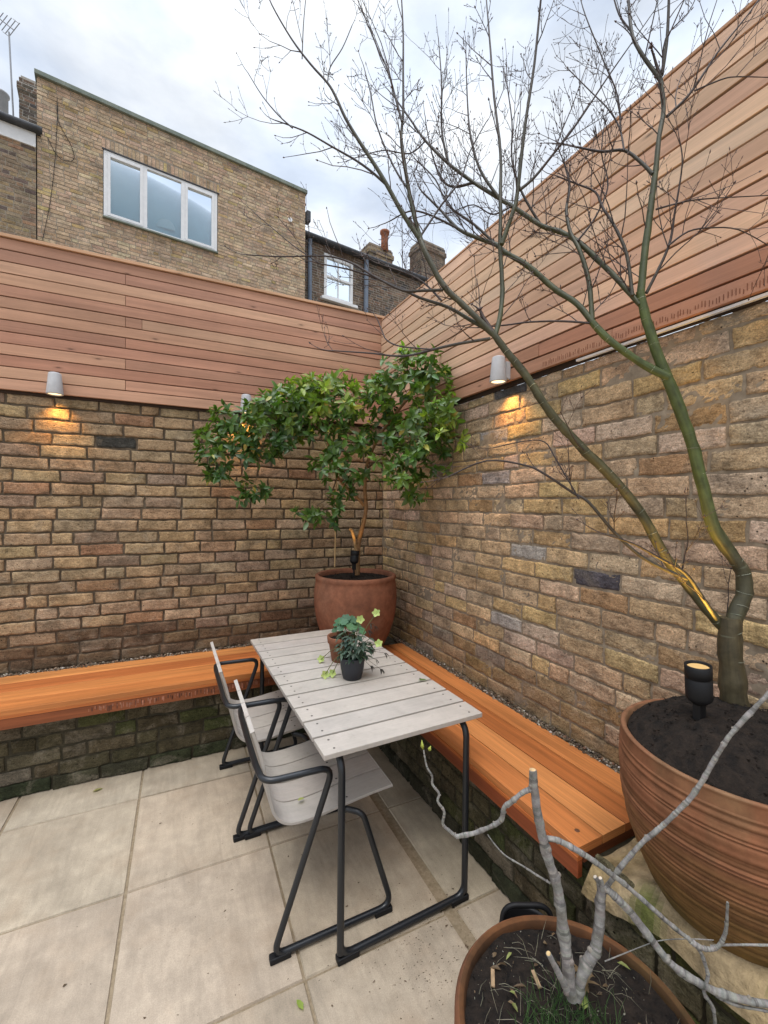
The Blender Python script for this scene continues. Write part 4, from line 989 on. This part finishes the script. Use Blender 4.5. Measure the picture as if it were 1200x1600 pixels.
figlimb([(1110, 1478), (1150, 1476), (1205, 1477)], .86, .83, 6, 7, False)
figlimb([(945, 1388), (958, 1398), (985, 1425), (1030, 1485), (1060, 1515), (1100, 1540), (1150, 1560), (1210, 1570)], .9, .82, 20, 22)
figlimb([(948, 1385), (956, 1375), (970, 1355), (1000, 1320), (1035, 1290), (1058, 1268), (1080, 1245), (1100, 1215), (1120, 1180), (1140, 1150), (1168, 1118), (1210, 1075)], .9, .84, 13, 12)
figlimb([(860, 1380), (840, 1368), (820, 1355), (790, 1337), (772, 1318), (762, 1304)], .9, .92, 6, 3)
figlimb([(945, 1502), (975, 1490), (1000, 1480), (1030, 1470), (1070, 1467), (1115, 1469)], .89, .88, 3.5, 2.5, False)
figlimb([(1118, 1555), (1150, 1570), (1200, 1580)], .84, .82, 10, 8)
for (x, y, dx) in ((661, 1164, -1), (670, 1166, 3)):
    bud(ft, P(x, y+8, .95)-FB, UP+RT*.12*dx, .024 if dx < 0 else .014, .005, (.40, .42, .08))
fm.build('branches', M['grey_bark'], fg); ft.build('leaf_buds', M['softleaf'], fg)

# grass, straw and scraps in the front pot
gr = MB(); rnd = random.Random(9)
for k in range(620):
    a = rnd.random()*6.28; r = (FR-.035)*math.sqrt(rnd.random()); p = Vector((FC.x+r*math.cos(a), FC.y+r*math.sin(a), FSOIL+.004))
    d = Vector((rnd.uniform(-1, 1), rnd.uniform(-1, 1), rnd.uniform(.0, .5))); L_ = rnd.uniform(.02, .075)
    straw = rnd.random() < .30
    c = vary((.20, .18, .13), .4) if straw else vary((.05, .11, .025), .3)
    if not straw: d.z += .9; p = p.lerp(Vector((FC.x-.09, FC.y-.06, p.z)), .45); L_ *= 1.2
    d.normalize(); q1 = p+d*L_*.5+rvec(rnd)*.004; q2 = p+d*L_+Vector((0, 0, -.25*L_ if straw else -.1*L_))
    if q2.z < FSOIL: q2.z = FSOIL+.004
    gr.tube([p, q1, q2], [.0006, .0006, .0002], 3, c, cap=False)
for k in range(260):
    a = rnd.random()*6.28; r = (FR-.02)*math.sqrt(rnd.random()); s_ = rnd.uniform(.0008, .0026); p = Vector((FC.x+r*math.cos(a), FC.y+r*math.sin(a), FSOIL+.008)); d = [rvec(rnd)*s_ for _ in range(4)]
    gr.add([p+x for x in d], [(0, 1, 2), (0, 2, 3), (0, 3, 1), (1, 3, 2)], vary((.34, .32, .27) if rnd.random() < .5 else (.14, .09, .05), .3), None, False)
for k in range(60):
    a = rnd.random()*6.28; r = (FR-.03)*math.sqrt(rnd.random()); p = Vector((FC.x+r*math.cos(a), FC.y+r*math.sin(a), FSOIL+.006)); d = rvec(rnd); d.z = abs(d.z)*.25
    leaf(gr, p, d, ZV, rnd.uniform(.010, .030), rnd.uniform(.004, .010), vary((.13, .085, .045) if rnd.random() < .75 else (.22, .24, .07), .35), .25, .3)
tag(gr.build('grass_and_straw', M['softleaf']), kind='stuff')
def chip(name, p, d, L_, w, col, label, cat, group=None):
    mb = MB(); leaf(mb, Vector((0, 0, 0)), Vector(d), ZV, L_, w, col, .12, .12); o = mb.build(name, M['softleaf']); o.location = p; return tag(o, label, cat, group)
def bark_chip(p, ang, label):
    mb = MB(); mb.box((0, 0, 0), (math.cos(ang), math.sin(ang), .15), (-math.sin(ang), math.cos(ang), 0), ZV, .017, .0045, .002, (.30, .20, .11)); o = mb.build('wood_chip', M['bark'], bevel=.001); o.location = p; tag(o, label, 'wood chip', 'wood chips in the front pot')
for (x, y, an, lb) in ((770, 1528, .9, 'pale wood chip on dark soil near the left rim of the front pot'), (838, 1530, 1.3, 'pale wood chip on the soil just left of the shrub base')):
    p = P(x, y, 1); t = (FSOIL+.008-CAM.z)/(p.z-CAM.z); bark_chip(CAM+(p-CAM)*t, an, lb)
p = P(912, 1578, 1); t = (FSOIL+.012-CAM.z)/(p.z-CAM.z); p = CAM+(p-CAM)*t
chip('fallen_leaf', p, (.8, .5, .2), .03, .018, (.33, .40, .10), 'yellow-green leaf lying on the soil of the front pot', 'leaf', 'fallen leaves')
dl = MB(); rnd = random.Random(31)
for k in range(26): leaf(dl, rvec(rnd)*.018*Vector((1, 1, .4)).length*.5, rvec(rnd)*Vector((1, 1, 1)).length, ZV, rnd.uniform(.02, .045), .008, vary((.17, .115, .06), .3), .3, .5)
o = dl.build('dead_leaf_clump', M['softleaf']); o.location = p+Vector((.035, .03, .018)); tag(o, 'clump of shrivelled brown leaves beside the shrub base', 'dead leaves')

# fallen leaves on the paving and furniture
def onz(x, y, z): 
    p = P(x, y, 1); t = (z-CAM.z)/(p.z-CAM.z); return CAM+(p-CAM)*t
LF = [(144, 1237, .006, (1, .3, .05), .05, .02, (.28, .26, .10), 'pale dry leaf lying on the paving beside the left plinth'),
      (474, 1578, .006, (-.3, 1, .05), .04, .018, (.24, .32, .06), 'green-yellow leaf on the paving, nearest the camera'),
      (653, 1063, TZ+.006, (1, -.3, .1), .045, .02, (.10, .17, .04), 'dark green leaf at the right edge of the table'),
      (465, 1251, .425, (1, .2, .1), .028, .016, (.33, .36, .12), 'small yellow leaf on the seat of the nearest chair')]
for (x, y, z, d, L_, w, c, lb) in LF: chip('fallen_leaf', onz(x, y, z), d, L_, w, c, lb, 'leaf', 'fallen leaves')
# grit trodden out on the paving under the table
rnd = random.Random(14); gt = MB()
for k in range(900):
    if rnd.random() < .75: x, y = rnd.gauss(-.72, .14), rnd.gauss(-2.02, .17)
    else: x, y = rnd.uniform(-1.9, -.4), rnd.uniform(-2.2, -.6)
    if x > -.42: continue
    s = rnd.uniform(.0008, .0028)*(1 if rnd.random() < .9 else 2); p = Vector((x, y, .0012)); d = [Vector((rnd.uniform(-1, 1)*1.6, rnd.uniform(-1, 1), rnd.uniform(0, .6)))*s for _ in range(4)]
    gt.add([p+q_ for q_ in d], [(0, 1, 2), (0, 2, 3), (0, 3, 1), (1, 3, 2)], vary((.10, .07, .045), .4), None, False)
tag(gt.build('soil_crumbs', M['grit']), kind='stuff')

# ------------------------------------------------------------------ pots on the table
A = onz(532, 1030, TZ); A = Vector((-.745, -1.145, TZ))
tp = empty('plant_pot', A, 0, 'old terracotta pot standing behind the black pot on the table', 'pot')
q = MB(); q.lathe([(.048, 0), (.050, .002), (.066, .095), (.072, .097), (.075, .130), (.073, .132), (.068, .131), (.065, .10)], 40); q.build('pot_body', M['terra'], tp)
q = MB(); soil_disc(q, (0, 0, .112), .066, .004, 14, .003, 4); q.build('soil', M['soil'], tp)
Bp = Vector((-.775, -1.385, TZ))
bp_ = empty('plant_pot', Bp, 0, 'small matt black plant pot near the middle of the table', 'pot')
q = MB(); q.lathe([(.0001, 0), (.040, 0), (.044, .003), (.055, .05), (.060, .098), (.060, .102), (.057, .103), (.054, .095)], 40); q.build('pot_body', mat('matt_charcoal', (.022, .024, .030), .6)[0], bp_)
q = MB(); soil_disc(q, (0, 0, .09), .055, .004, 14, .003, 5); q.build('soil', M['soil'], bp_)
def lobed(mb, c, n_, r, col, lobes=7, cup=.15):
    n_ = n_.normalized(); a = n_.orthogonal().normalized(); b_ = n_.cross(a); vs = [c]; m_ = lobes*4; ph = random.random()*6
    for k in range(m_):
        t = 2*math.pi*k/m_; rr = r*(1+.10*math.cos(lobes*t))*(1 if abs(t) > .2 else .6)
        vs.append(c+(a*math.cos(t+ph)+b_*math.sin(t+ph))*rr+n_*(cup*r+.06*r*math.sin(lobes*t)))
    mb.add(vs, [(0, 1+k, 1+(k+1) % m_) for k in range(m_)], col, None, True)
rnd = random.Random(3)
gp = empty('leafy_plant', A+Vector((0, 0, .11)), 0, 'round-leaved soft green plant in the terracotta pot on the table', 'plant'); st = MB(); lv = MB(); og = A+Vector((0, 0, .11))
for k in range(24):
    a = rnd.random()*6.28; r = rnd.uniform(.0, .075); h = .105-.6*r*rnd.uniform(.6, 1)+rnd.uniform(-.015, .02)
    p = Vector((.032+r*math.cos(a), -.02+r*math.sin(a), h)); st.tube([Vector((.01*math.cos(a), .01*math.sin(a), 0)), p*.6+Vector((0, 0, .01)), p], .0014, 5, (.10, .10, .04), cap=False)
    lobed(lv, p, Vector((.5*math.cos(a), .5*math.sin(a)-.35, 1))+rvec(rnd)*.2, rnd.uniform(.019, .03), vary((.075, .17, .085), .2, .08))
for k in range(6):
    st.tube([Vector((-.02+.008*k, -.01, 0)), Vector((-.035+.012*k, -.02, .03)), Vector((-.03+.010*k, -.028, .04))], .004, 6, vary((.17, .09, .05), .2))
st.build('stems', M['bark'], gp); lv.build('leaves', M['softleaf'], gp)
hp = empty('flowering_plant', Bp+Vector((0, 0, .095)), 0, 'dark-leaved plant with lime green flowers in the black pot', 'plant'); st = MB(); lv = MB()
for k in range(75):
    a = rnd.random()*6.28; r = rnd.uniform(.015, .075); h = rnd.uniform(.0, .085)*(1.1-r*4)+rnd.uniform(-.01, .03)
    p = Vector((r*math.cos(a)+.01, r*math.sin(a), h+.01))
    if r > .035 and h > 0.01 or rnd.random() < .3: st.tube([Vector((.008*math.cos(a), .008*math.sin(a), 0)), p*.55+Vector((0, 0, .015)), p], .0013, 4, (.08, .09, .05), cap=False)
    for q_ in range(3):
        d = Vector((math.cos(a+(q_-1)*.8), math.sin(a+(q_-1)*.8), rnd.uniform(-.5, .3)))
        leaf(lv, p, d, ZV, rnd.uniform(.026, .045), rnd.uniform(.013, .02), vary(lerp((.030, .065, .045), (.085, .12, .09), rnd.random()), .2, .06), .2, .3)
FX = lambda x, y, d: P(x, y, d)-(Bp+Vector((0, 0, .095)))
dB = depth(Bp)
for (x, y, bend) in ((563, 968, 0), (588, 958, 0), (592, 1006, 1), (502, 1030, 2), (520, 1052, 2), (508, 1054, 2)):
    p = FX(x, y, dB-.02 if bend != 2 else depth(Bp)-.0); 
    if bend == 2: p = onz(x, y, TZ+.018)-(Bp+Vector((0, 0, .095)))
    st.tube(smooth_path([Vector((.01, 0, 0)), p*.5+Vector((0, 0, .02 if bend != 2 else .05)), p], 5), .0019, 5, (.13, .13, .05), cap=False)
    fl = MB(); fn_ = (-FWD+Vector((0, 0, .5))+rvec(rnd)*.3).normalized(); a0 = rnd.random()
    s1 = fn_.orthogonal().normalized(); s2 = fn_.cross(s1)
    for q_ in range(5):
        d = (s1*math.cos(a0+q_*1.2566)+s2*math.sin(a0+q_*1.2566)); leaf(fl, p, d+fn_*.25, fn_, .023, .020, vary((.42, .50, .17), .12, .05), .1, -.1)
    for q_ in range(6): fl.tube([p, p+(fn_+rvec(rnd)*.5)*.006], .0008, 4, (.55, .58, .25))
    fl.build('flower', M['softleaf'], hp)
    if bend != 2:
        for q_ in range(4): leaf(lv, p*.75+Vector((0, 0, .005)), rvec(rnd)+Vector((.4, 0, 0)), ZV, .03, .009, vary((.06, .055, .045), .2), .2, .4)
for (x, y) in ((586, 1030), (594, 1045), (600, 1020), (580, 1012), (578, 1040), (545, 990), (575, 985), (585, 978)):
    p = FX(x, y, dB+.01); st.tube([Vector((.01, 0, 0)), p*.55+Vector((0, 0, .02)), p], .0009, 4, (.07, .06, .05), cap=False)
    for q_ in range(3): leaf(lv, p, Vector((.5, -.2, -.7))+rvec(rnd)*.5, ZV, .032, .011, vary((.045, .04, .04), .2), .2, .3)
st.build('stems', M['bark'], hp); lv.build('leaves', M['softleaf'], hp)

# ------------------------------------------------------------------ houses beyond the fence
AH = R_(8.4); HU = Vector((math.cos(AH), math.sin(AH), 0)); HN = Vector((HU.y, -HU.x, 0)); HO = P(161, 286, 8.8); HO.z = 0
def HP(u, d, z): return HO+HU*u+HN*d+ZV*z          # d towards the yard
YEL = [(5, (.45, .325, .22)), (4, (.42, .30, .205)), (3, (.48, .355, .245)), (1.5, (.37, .26, .16)), (2, (.48, .38, .26)), (.8, (.42, .31, .15)), (.4, (.30, .23, .17))]
DRK = [(5, (.135, .095, .07)), (4, (.17, .12, .085)), (3, (.10, .08, .065)), (2, (.20, .125, .085)), (1, (.07, .062, .06))]
MID = [(5, (.25, .19, .13)), (3, (.21, .155, .11)), (2, (.29, .21, .12)), (2, (.13, .10, .085)), (1, (.30, .19, .12))]
def facade(name, u0, u1, z0, z1, d, thick, table, holes, label, soldier=(), seed=0, mortar=None, oz=0):
    root = empty(name, HP((u0+u1)/2, d, 0), 0, label, 'house'); o0 = Vector(root.location)
    mb = MB(); brickwork(mb, HP(0, d, 0)-o0, HU, HN, u0, u1, z0, z1, lambda u, z, r: pick(r, table), course=.075, bl=.225, joint=.011, proud=.007, nu=1, nv=1, jit=.004, rough=.002, header=.3, holes=list(holes)+[(a, b, c, e) for a, b, c, e in soldier], bev=.004, seed=seed, soldier=soldier)
    mb.build('brick_face', M['far_brick'], root)
    # solid wall behind the bricks with the window openings left out
    w = MB(); zc = sorted(set([0, z1]+[h[2] for h in holes]+[h[3] for h in holes]))
    for a, b in zip(zc[:-1], zc[1:]):
        us = [u0]
        for h in holes:
            if h[2] <= a and h[3] >= b: us += [h[0], h[1]]
        us.append(u1)
        for k in range(0, len(us), 2): w.box(HP((us[k]+us[k+1])/2, d-.006-thick/2, (a+b)/2)-o0, HU, HN, ZV, (us[k+1]-us[k])/2, thick/2, (b-a)/2)
    w.build('wall', mortar or M['mortar_far'], root)
    return root, o0
M['mortar_far'] = simple('pale_mortar', (.20, .17, .13), (.30, .26, .21), 20)
M['mortar_dark'] = simple('sooty_mortar', (.26, .24, .21), (.36, .33, .29), 20)
w0, w1, wz0, wz1 = 0.0, 2.25, 7.41, 8.83
hm, om = facade('brick_house', -1.06, 4.45, 4.5, 9.70, 0, .3, YEL, [(w0, w1, wz0, wz1)], 'tall yellow brick house with a flat roof and a three-pane window', [(w0-.02, w1+.03, wz1+.005, wz1+.21)], 31)
q = MB(); q.box(HP(1.695, -2.0, 9.745)-om, HU, HN, ZV, 2.79, 2.06, .045); q.build('parapet_coping', M['green_lead'], hm, bevel=.01)
q = MB(); q.box(HP(1.695, -2.2, 4.8)-om, HU, HN, ZV, 2.74, 1.85, 4.88); q.build('rear_block', M['render'], hm)
def win_bar(mb, u0, u1, z0, z1, d, t, o0): mb.box(HP((u0+u1)/2, d, (z0+z1)/2)-o0, HU, HN, ZV, (u1-u0)/2, t/2, (z1-z0)/2)
wf = MB(); fw = .05
win_bar(wf, w0+.01, w1-.01, wz1-.07, wz1-.02, -.04, .08, om); win_bar(wf, w0+.01, w1-.01, wz0+.03, wz0+.085, -.04, .08, om)
for a, b in ((w0+.01, w0+.075), (.72, .80), (1.47, 1.55), (w1-.075, w1-.01)): win_bar(wf, a, b, wz0+.085, wz1-.07, -.04, .08, om)
for a, b in ((w0+.075, .72), (1.55, w1-.075)):
    for c, e in ((a, a+.055), (b-.055, b)): win_bar(wf, c, e, wz0+.085, wz1-.07, -.025, .07, om)
    win_bar(wf, a+.055, b-.055, wz1-.125, wz1-.07, -.025, .07, om); win_bar(wf, a+.055, b-.055, wz0+.085, wz0+.14, -.025, .07, om)
wo_ = wf.build('window', M['upvc'], hm, bevel=.004)
for a, b, c, e in ((w0+.13, .665, wz0+.14, wz1-.125), (.80, 1.47, wz0+.085, wz1-.07), (1.605, w1-.13, wz0+.14, wz1-.125)):
    q = MB(); win_bar(q, a-.004, b+.004, c-.004, e+.004, -.05, .02, om); q.build('pane', M['glass'], wo_)
q = MB(); q.box(HP(1.125, -.005, wz0+.014)-om, HU, HN, ZV, 1.13, .075, .014); q.build('sill', M['green_lead'], wo_)
q = MB(); q.box(HP(1.13, .006, wz1-.006)-om, HU, HN, ZV, 1.15, .012, .012); q.build('lintel_flashing', M['slate'], wo_)
q = MB(); q.box(HP(1.125, -.155, (wz0+wz1)/2)-om, HU, HN, ZV, 1.12, .01, .7); q.build('blind', M['curtain'], wo_)
q = MB(); q.lathe([(.0001, .20), (.08, .185), (.14, .14), (.18, .06), (.19, -.02)], 24, HP(1.17, -.11, wz0+.28)-om, axis=Matrix.Diagonal((1, .15, 1))); q.build('lampshade', M['shade'], wo_)
q = MB(); q.tube(smooth_path([HP(-.75, .015, 9.45)-om, HP(-.73, .015, 9.0)-om, HP(-.52, .015, 8.6)-om, HP(-.5, .015, 8.35)-om, HP(-.72, .015, 8.3)-om, HP(-.9, .015, 8.6)-om], 6), .0055, 6)
q.tube(smooth_path([HP(-.74, .013, 9.3)-om, HP(-.78, .013, 8.3)-om, HP(-.86, .013, 7.4)-om, HP(-.98, .013, 6.6)-om], 4), .005, 6); q.build('cable', M['black_plastic'], hm)
q = MB(); q.tube([HP(4.02, .0, 8.86)-om, HP(4.02, .05, 8.86)-om], .055, 16); q.build('vent', M['upvc'], hm)
q = MB(); q.box(HP(4.53, -.05, 9.15)-om, HU, HN, ZV, .06, .1, .14); q.build('hopper', M['slate'], hm, bevel=.02)

hl, ol = facade('brick_house', -6.5, -1.075, 4.5, 8.32, .02, .3, MID, [], 'darker brown brick house at the left edge with a white fascia', (), 32)
q = MB(); q.box(HP(-3.78, .035, 8.44)-ol, HU, HN, ZV, 2.705, .02, .13); q.build('fascia', M['upvc'], hl)
q = MB(); q.tube([HP(-6.5, .12, 8.62)-ol, HP(-.97, .12, 8.62)-ol], .06, 12); q.box(HP(-3.75, .03, 8.60)-ol, HU, HN, ZV, 2.75, .1, .028); q.build('gutter', M['slate'], hl)
q = MB(); q.face([HP(-6.5, .1, 8.64)-ol, HP(-1.07, .1, 8.64)-ol, HP(-1.07, -4, 8.9)-ol, HP(-6.5, -4, 8.9)-ol]); q.build('roof', M['slate'], hl)
def stack(root, o0, c, hw, hd, z0, z1, table, seed, mortar):
    mb = MB()
    for (nn_, uu, off, half) in ((HN, HU, hd, hw), (-HN, HU, hd, hw), (HU, HN, hw, hd), (-HU, HN, hw, hd)):
        brickwork(mb, c-o0+nn_*off, uu, nn_, -half, half, z0, z1, lambda u, z, r: pick(r, table), course=.075, bl=.225, nu=1, nv=1, proud=.007, seed=seed, header=.2, bev=.004)
        brickwork(mb, c-o0+nn_*(off+.04), uu, nn_, -half-.04, half+.04, z1-.30, z1-.14, lambda u, z, r: pick(r, table), course=.075, bl=.225, nu=1, nv=1, proud=.007, seed=seed+1, bev=.004)
    ch = mb.build('chimney', M['far_brick'], root)
    q = MB(); q.box(c-o0+ZV*((z0+z1)/2), HU, HN, ZV, hw-.006, hd-.006, (z1-z0)/2); q.box(c-o0+ZV*(z1-.22), HU, HN, ZV, hw+.034, hd+.034, .082); q.box(c-o0+ZV*(z1+.03), HU, HN, ZV, hw-.03, hd-.03, .035); q.build('chimney_core', mortar, ch)
    return ch
cc = P(48, 165, 10.6); cc.z = 0
stack(hl, ol, cc+HU*.05, .24, .28, 8.6, 11.75, DRK, 41, M['mortar_dark'])
q = MB(); c2 = P(2, 150, 11); q.lathe([(.14, -1.4), (.14, 0), (.17, .02), (.17, .06), (.11, .07)], 20, c2-ol); q.build('flue', M['render'], hl)
# aerial
ae = P(24, 172, 10.4); at_ = P(14, 50, 10.4); 
ar = empty('tv_aerial', ae, 0, 'thin television aerial on a pole above the left roof', 'aerial')
q = MB(); q.tube([ae+Vector((0, 0, -1.2))-ae, at_-ae], .018, 8); q.build('pole', M['aluminium'], ar)
q = MB(); b0 = P(-25, 10, 10.4)-ae; b1 = P(22, 47, 10.4)-ae; q.tube([b0, b1], .014, 6)
ax_ = (b1-b0).normalized(); sd_ = ax_.cross(FWD).normalized()
for k in range(9): 
    c = b0.lerp(b1, k/8.0); w_ = .12+.10*(k/8); q.tube([c-sd_*w_, c+sd_*w_], .009, 5)
for s_ in (-1, 1): q.tube([b0.lerp(b1, .8)+sd_*.2*s_, b1+sd_*.2*s_], .009, 5)
q.build('antenna', M['aluminium'], ar)
# right-hand terrace
RD = -1.3
rw0, rw1, rz0, rz1 = 5.62, 6.62, 7.85, 9.2
hr, orr = facade('brick_house', 4.3, 12.5, 4.5, 9.42, RD, .3, DRK, [(rw0, rw1, rz0, rz1)], 'dark brick terrace house beyond the corner with a white sash window', [], 33, M['mortar_dark'])
q = MB(); q.box(HP(8.4, RD+.08, 9.47)-orr, HU, HN, ZV, 4.1, .10, .06); q.tube([HP(4.3, RD+.17, 9.46)-orr, HP(12.5, RD+.17, 9.46)-orr], .07, 10); q.build('gutter', M['slate'], hr)
q = MB(); q.face([HP(4.3, RD+.12, 9.53)-orr, HP(12.5, RD+.12, 9.53)-orr, HP(12.5, RD-4.2, 9.62)-orr, HP(4.3, RD-4.2, 9.62)-orr]); q.build('roof', M['slate'], hr)
wf = MB(); d_ = RD-.03
for a, b, c, e in ((rw0, rw0+.09, rz0, rz1), (rw1-.09, rw1, rz0, rz1), (rw0+.09, rw1-.09, rz0, rz0+.10), (rw0+.09, rw1-.09, rz1-.12, rz1), (rw0+.09, rw1-.09, 8.50, 8.56)): win_bar(wf, a, b, c, e, d_, .09, orr)
win_bar(wf, (rw0+rw1)/2-.018, (rw0+rw1)/2+.018, 8.56, rz1-.12, d_-.01, .05, orr); win_bar(wf, (rw0+rw1)/2-.018, (rw0+rw1)/2+.018, rz0+.1, 8.5, d_-.01, .05, orr)
win_bar(wf, rw0-.12, rw1+.12, rz0-.09, rz0-.005, RD+.05, .16, orr)
ww = wf.build('window', M['upvc'], hr, bevel=.006)
q = MB(); win_bar(q, rw0+.085, rw1-.085, rz0+.095, rz1-.115, d_-.02, .02, orr); q.build('pane', M['glass'], ww)
q = MB(); win_bar(q, rw0, rw1, rz0, rz1, d_-.15, .02, orr); q.build('blind', M['curtain'], ww)
ar_ = MB()
for k in range(13):
    u = rw0-.02+(rw1-rw0+.04)*(k+.5)/13; t = (k-6)/6.5
    ar_.box(HP(u, RD+.005, rz1+.10+.03*(1-t*t))-orr, (HU*math.cos(t*.25)+ZV*-math.sin(t*.25)), HN, (ZV*math.cos(t*.25)+HU*math.sin(t*.25)), .034, .01, .10, vary((.13, .09, .065), .2))
ar_.build('brick_arch', M['far_brick'], hr)
for (u, r_, zt) in ((5.12, .06, 9.38), (7.06, .075, 9.42), (4.72, .05, 9.38)):
    q = MB(); q.tube([HP(u, RD+.09, 4.5)-orr, HP(u, RD+.09, zt)-orr], r_, 12); q.build('downpipe', M['pipe'], hr)
c1 = P(588, 400, 15.5); c1.z = 0; stack(hr, orr, c1, .50, .32, 9.4, 10.72, MID, 44, M['mortar_far'])
pt = P(601, 372, 15.3); q = MB(); q.lathe([(.10, -.35), (.14, -.3), (.125, .0), (.13, .26), (.17, .28), (.17, .36), (.12, .36), (.11, .2)], 20, Vector((pt.x, pt.y, 10.98))-orr, (1.3, 1.2, 1.1)); q.build('chimney_pot', M['terra'], hr)
c3 = P(668, 400, 16.2); c3.z = 0; stack(hr, orr, c3, .58, .35, 9.3, 11.25, DRK, 45, M['mortar_far'])
q = MB(); q.tube([P(629, 430, 15)-orr, P(628, 338, 15)-orr], .018, 6); q.build('aerial_pole', M['aluminium'], hr)

# a bare tree beyond the right-hand fence
rnd = random.Random(101)
DTB = P(764, 420, 8.5); dt = empty('bare_tree', (DTB.x, DTB.y, 0), 0, 'distant leafless tree beyond the fence, seen through the maple twigs', 'tree'); od = Vector((DTB.x, DTB.y, 0))
dm_ = MB(); DG = (.095, .085, .085)
def grow(p, d, L_, r, lev):
    n_ = 4; pts = [p]; dd = d.normalized()
    for i in range(n_): dd = (dd+rvec(rnd)*.2+Vector((0, 0, .05))).normalized(); pts.append(pts[-1]+dd*L_/n_)
    rr = [r*(1-.4*i/n_) for i in range(n_+1)]; dm_.tube([x-od for x in pts], rr, 6 if lev < 2 else 4, vary(DG, .1), cap=False)
    if lev >= 5: return
    for i in range(1, n_+1):
        for _ in range(1 if i < n_ else 2):
            if rnd.random() < .8:
                t = (pts[i]-pts[i-1]).normalized(); s_ = t.cross(rvec(rnd)).normalized(); grow(pts[i], t*.8+s_*.65+Vector((-.08, 0, .15)), L_*rnd.uniform(.5, .72), rr[i]*.6, lev+1)
grow(od, Vector((.02, 0, 1)), 3.6, .11, 0)

dm_.build('branches', M['bark'], dt)
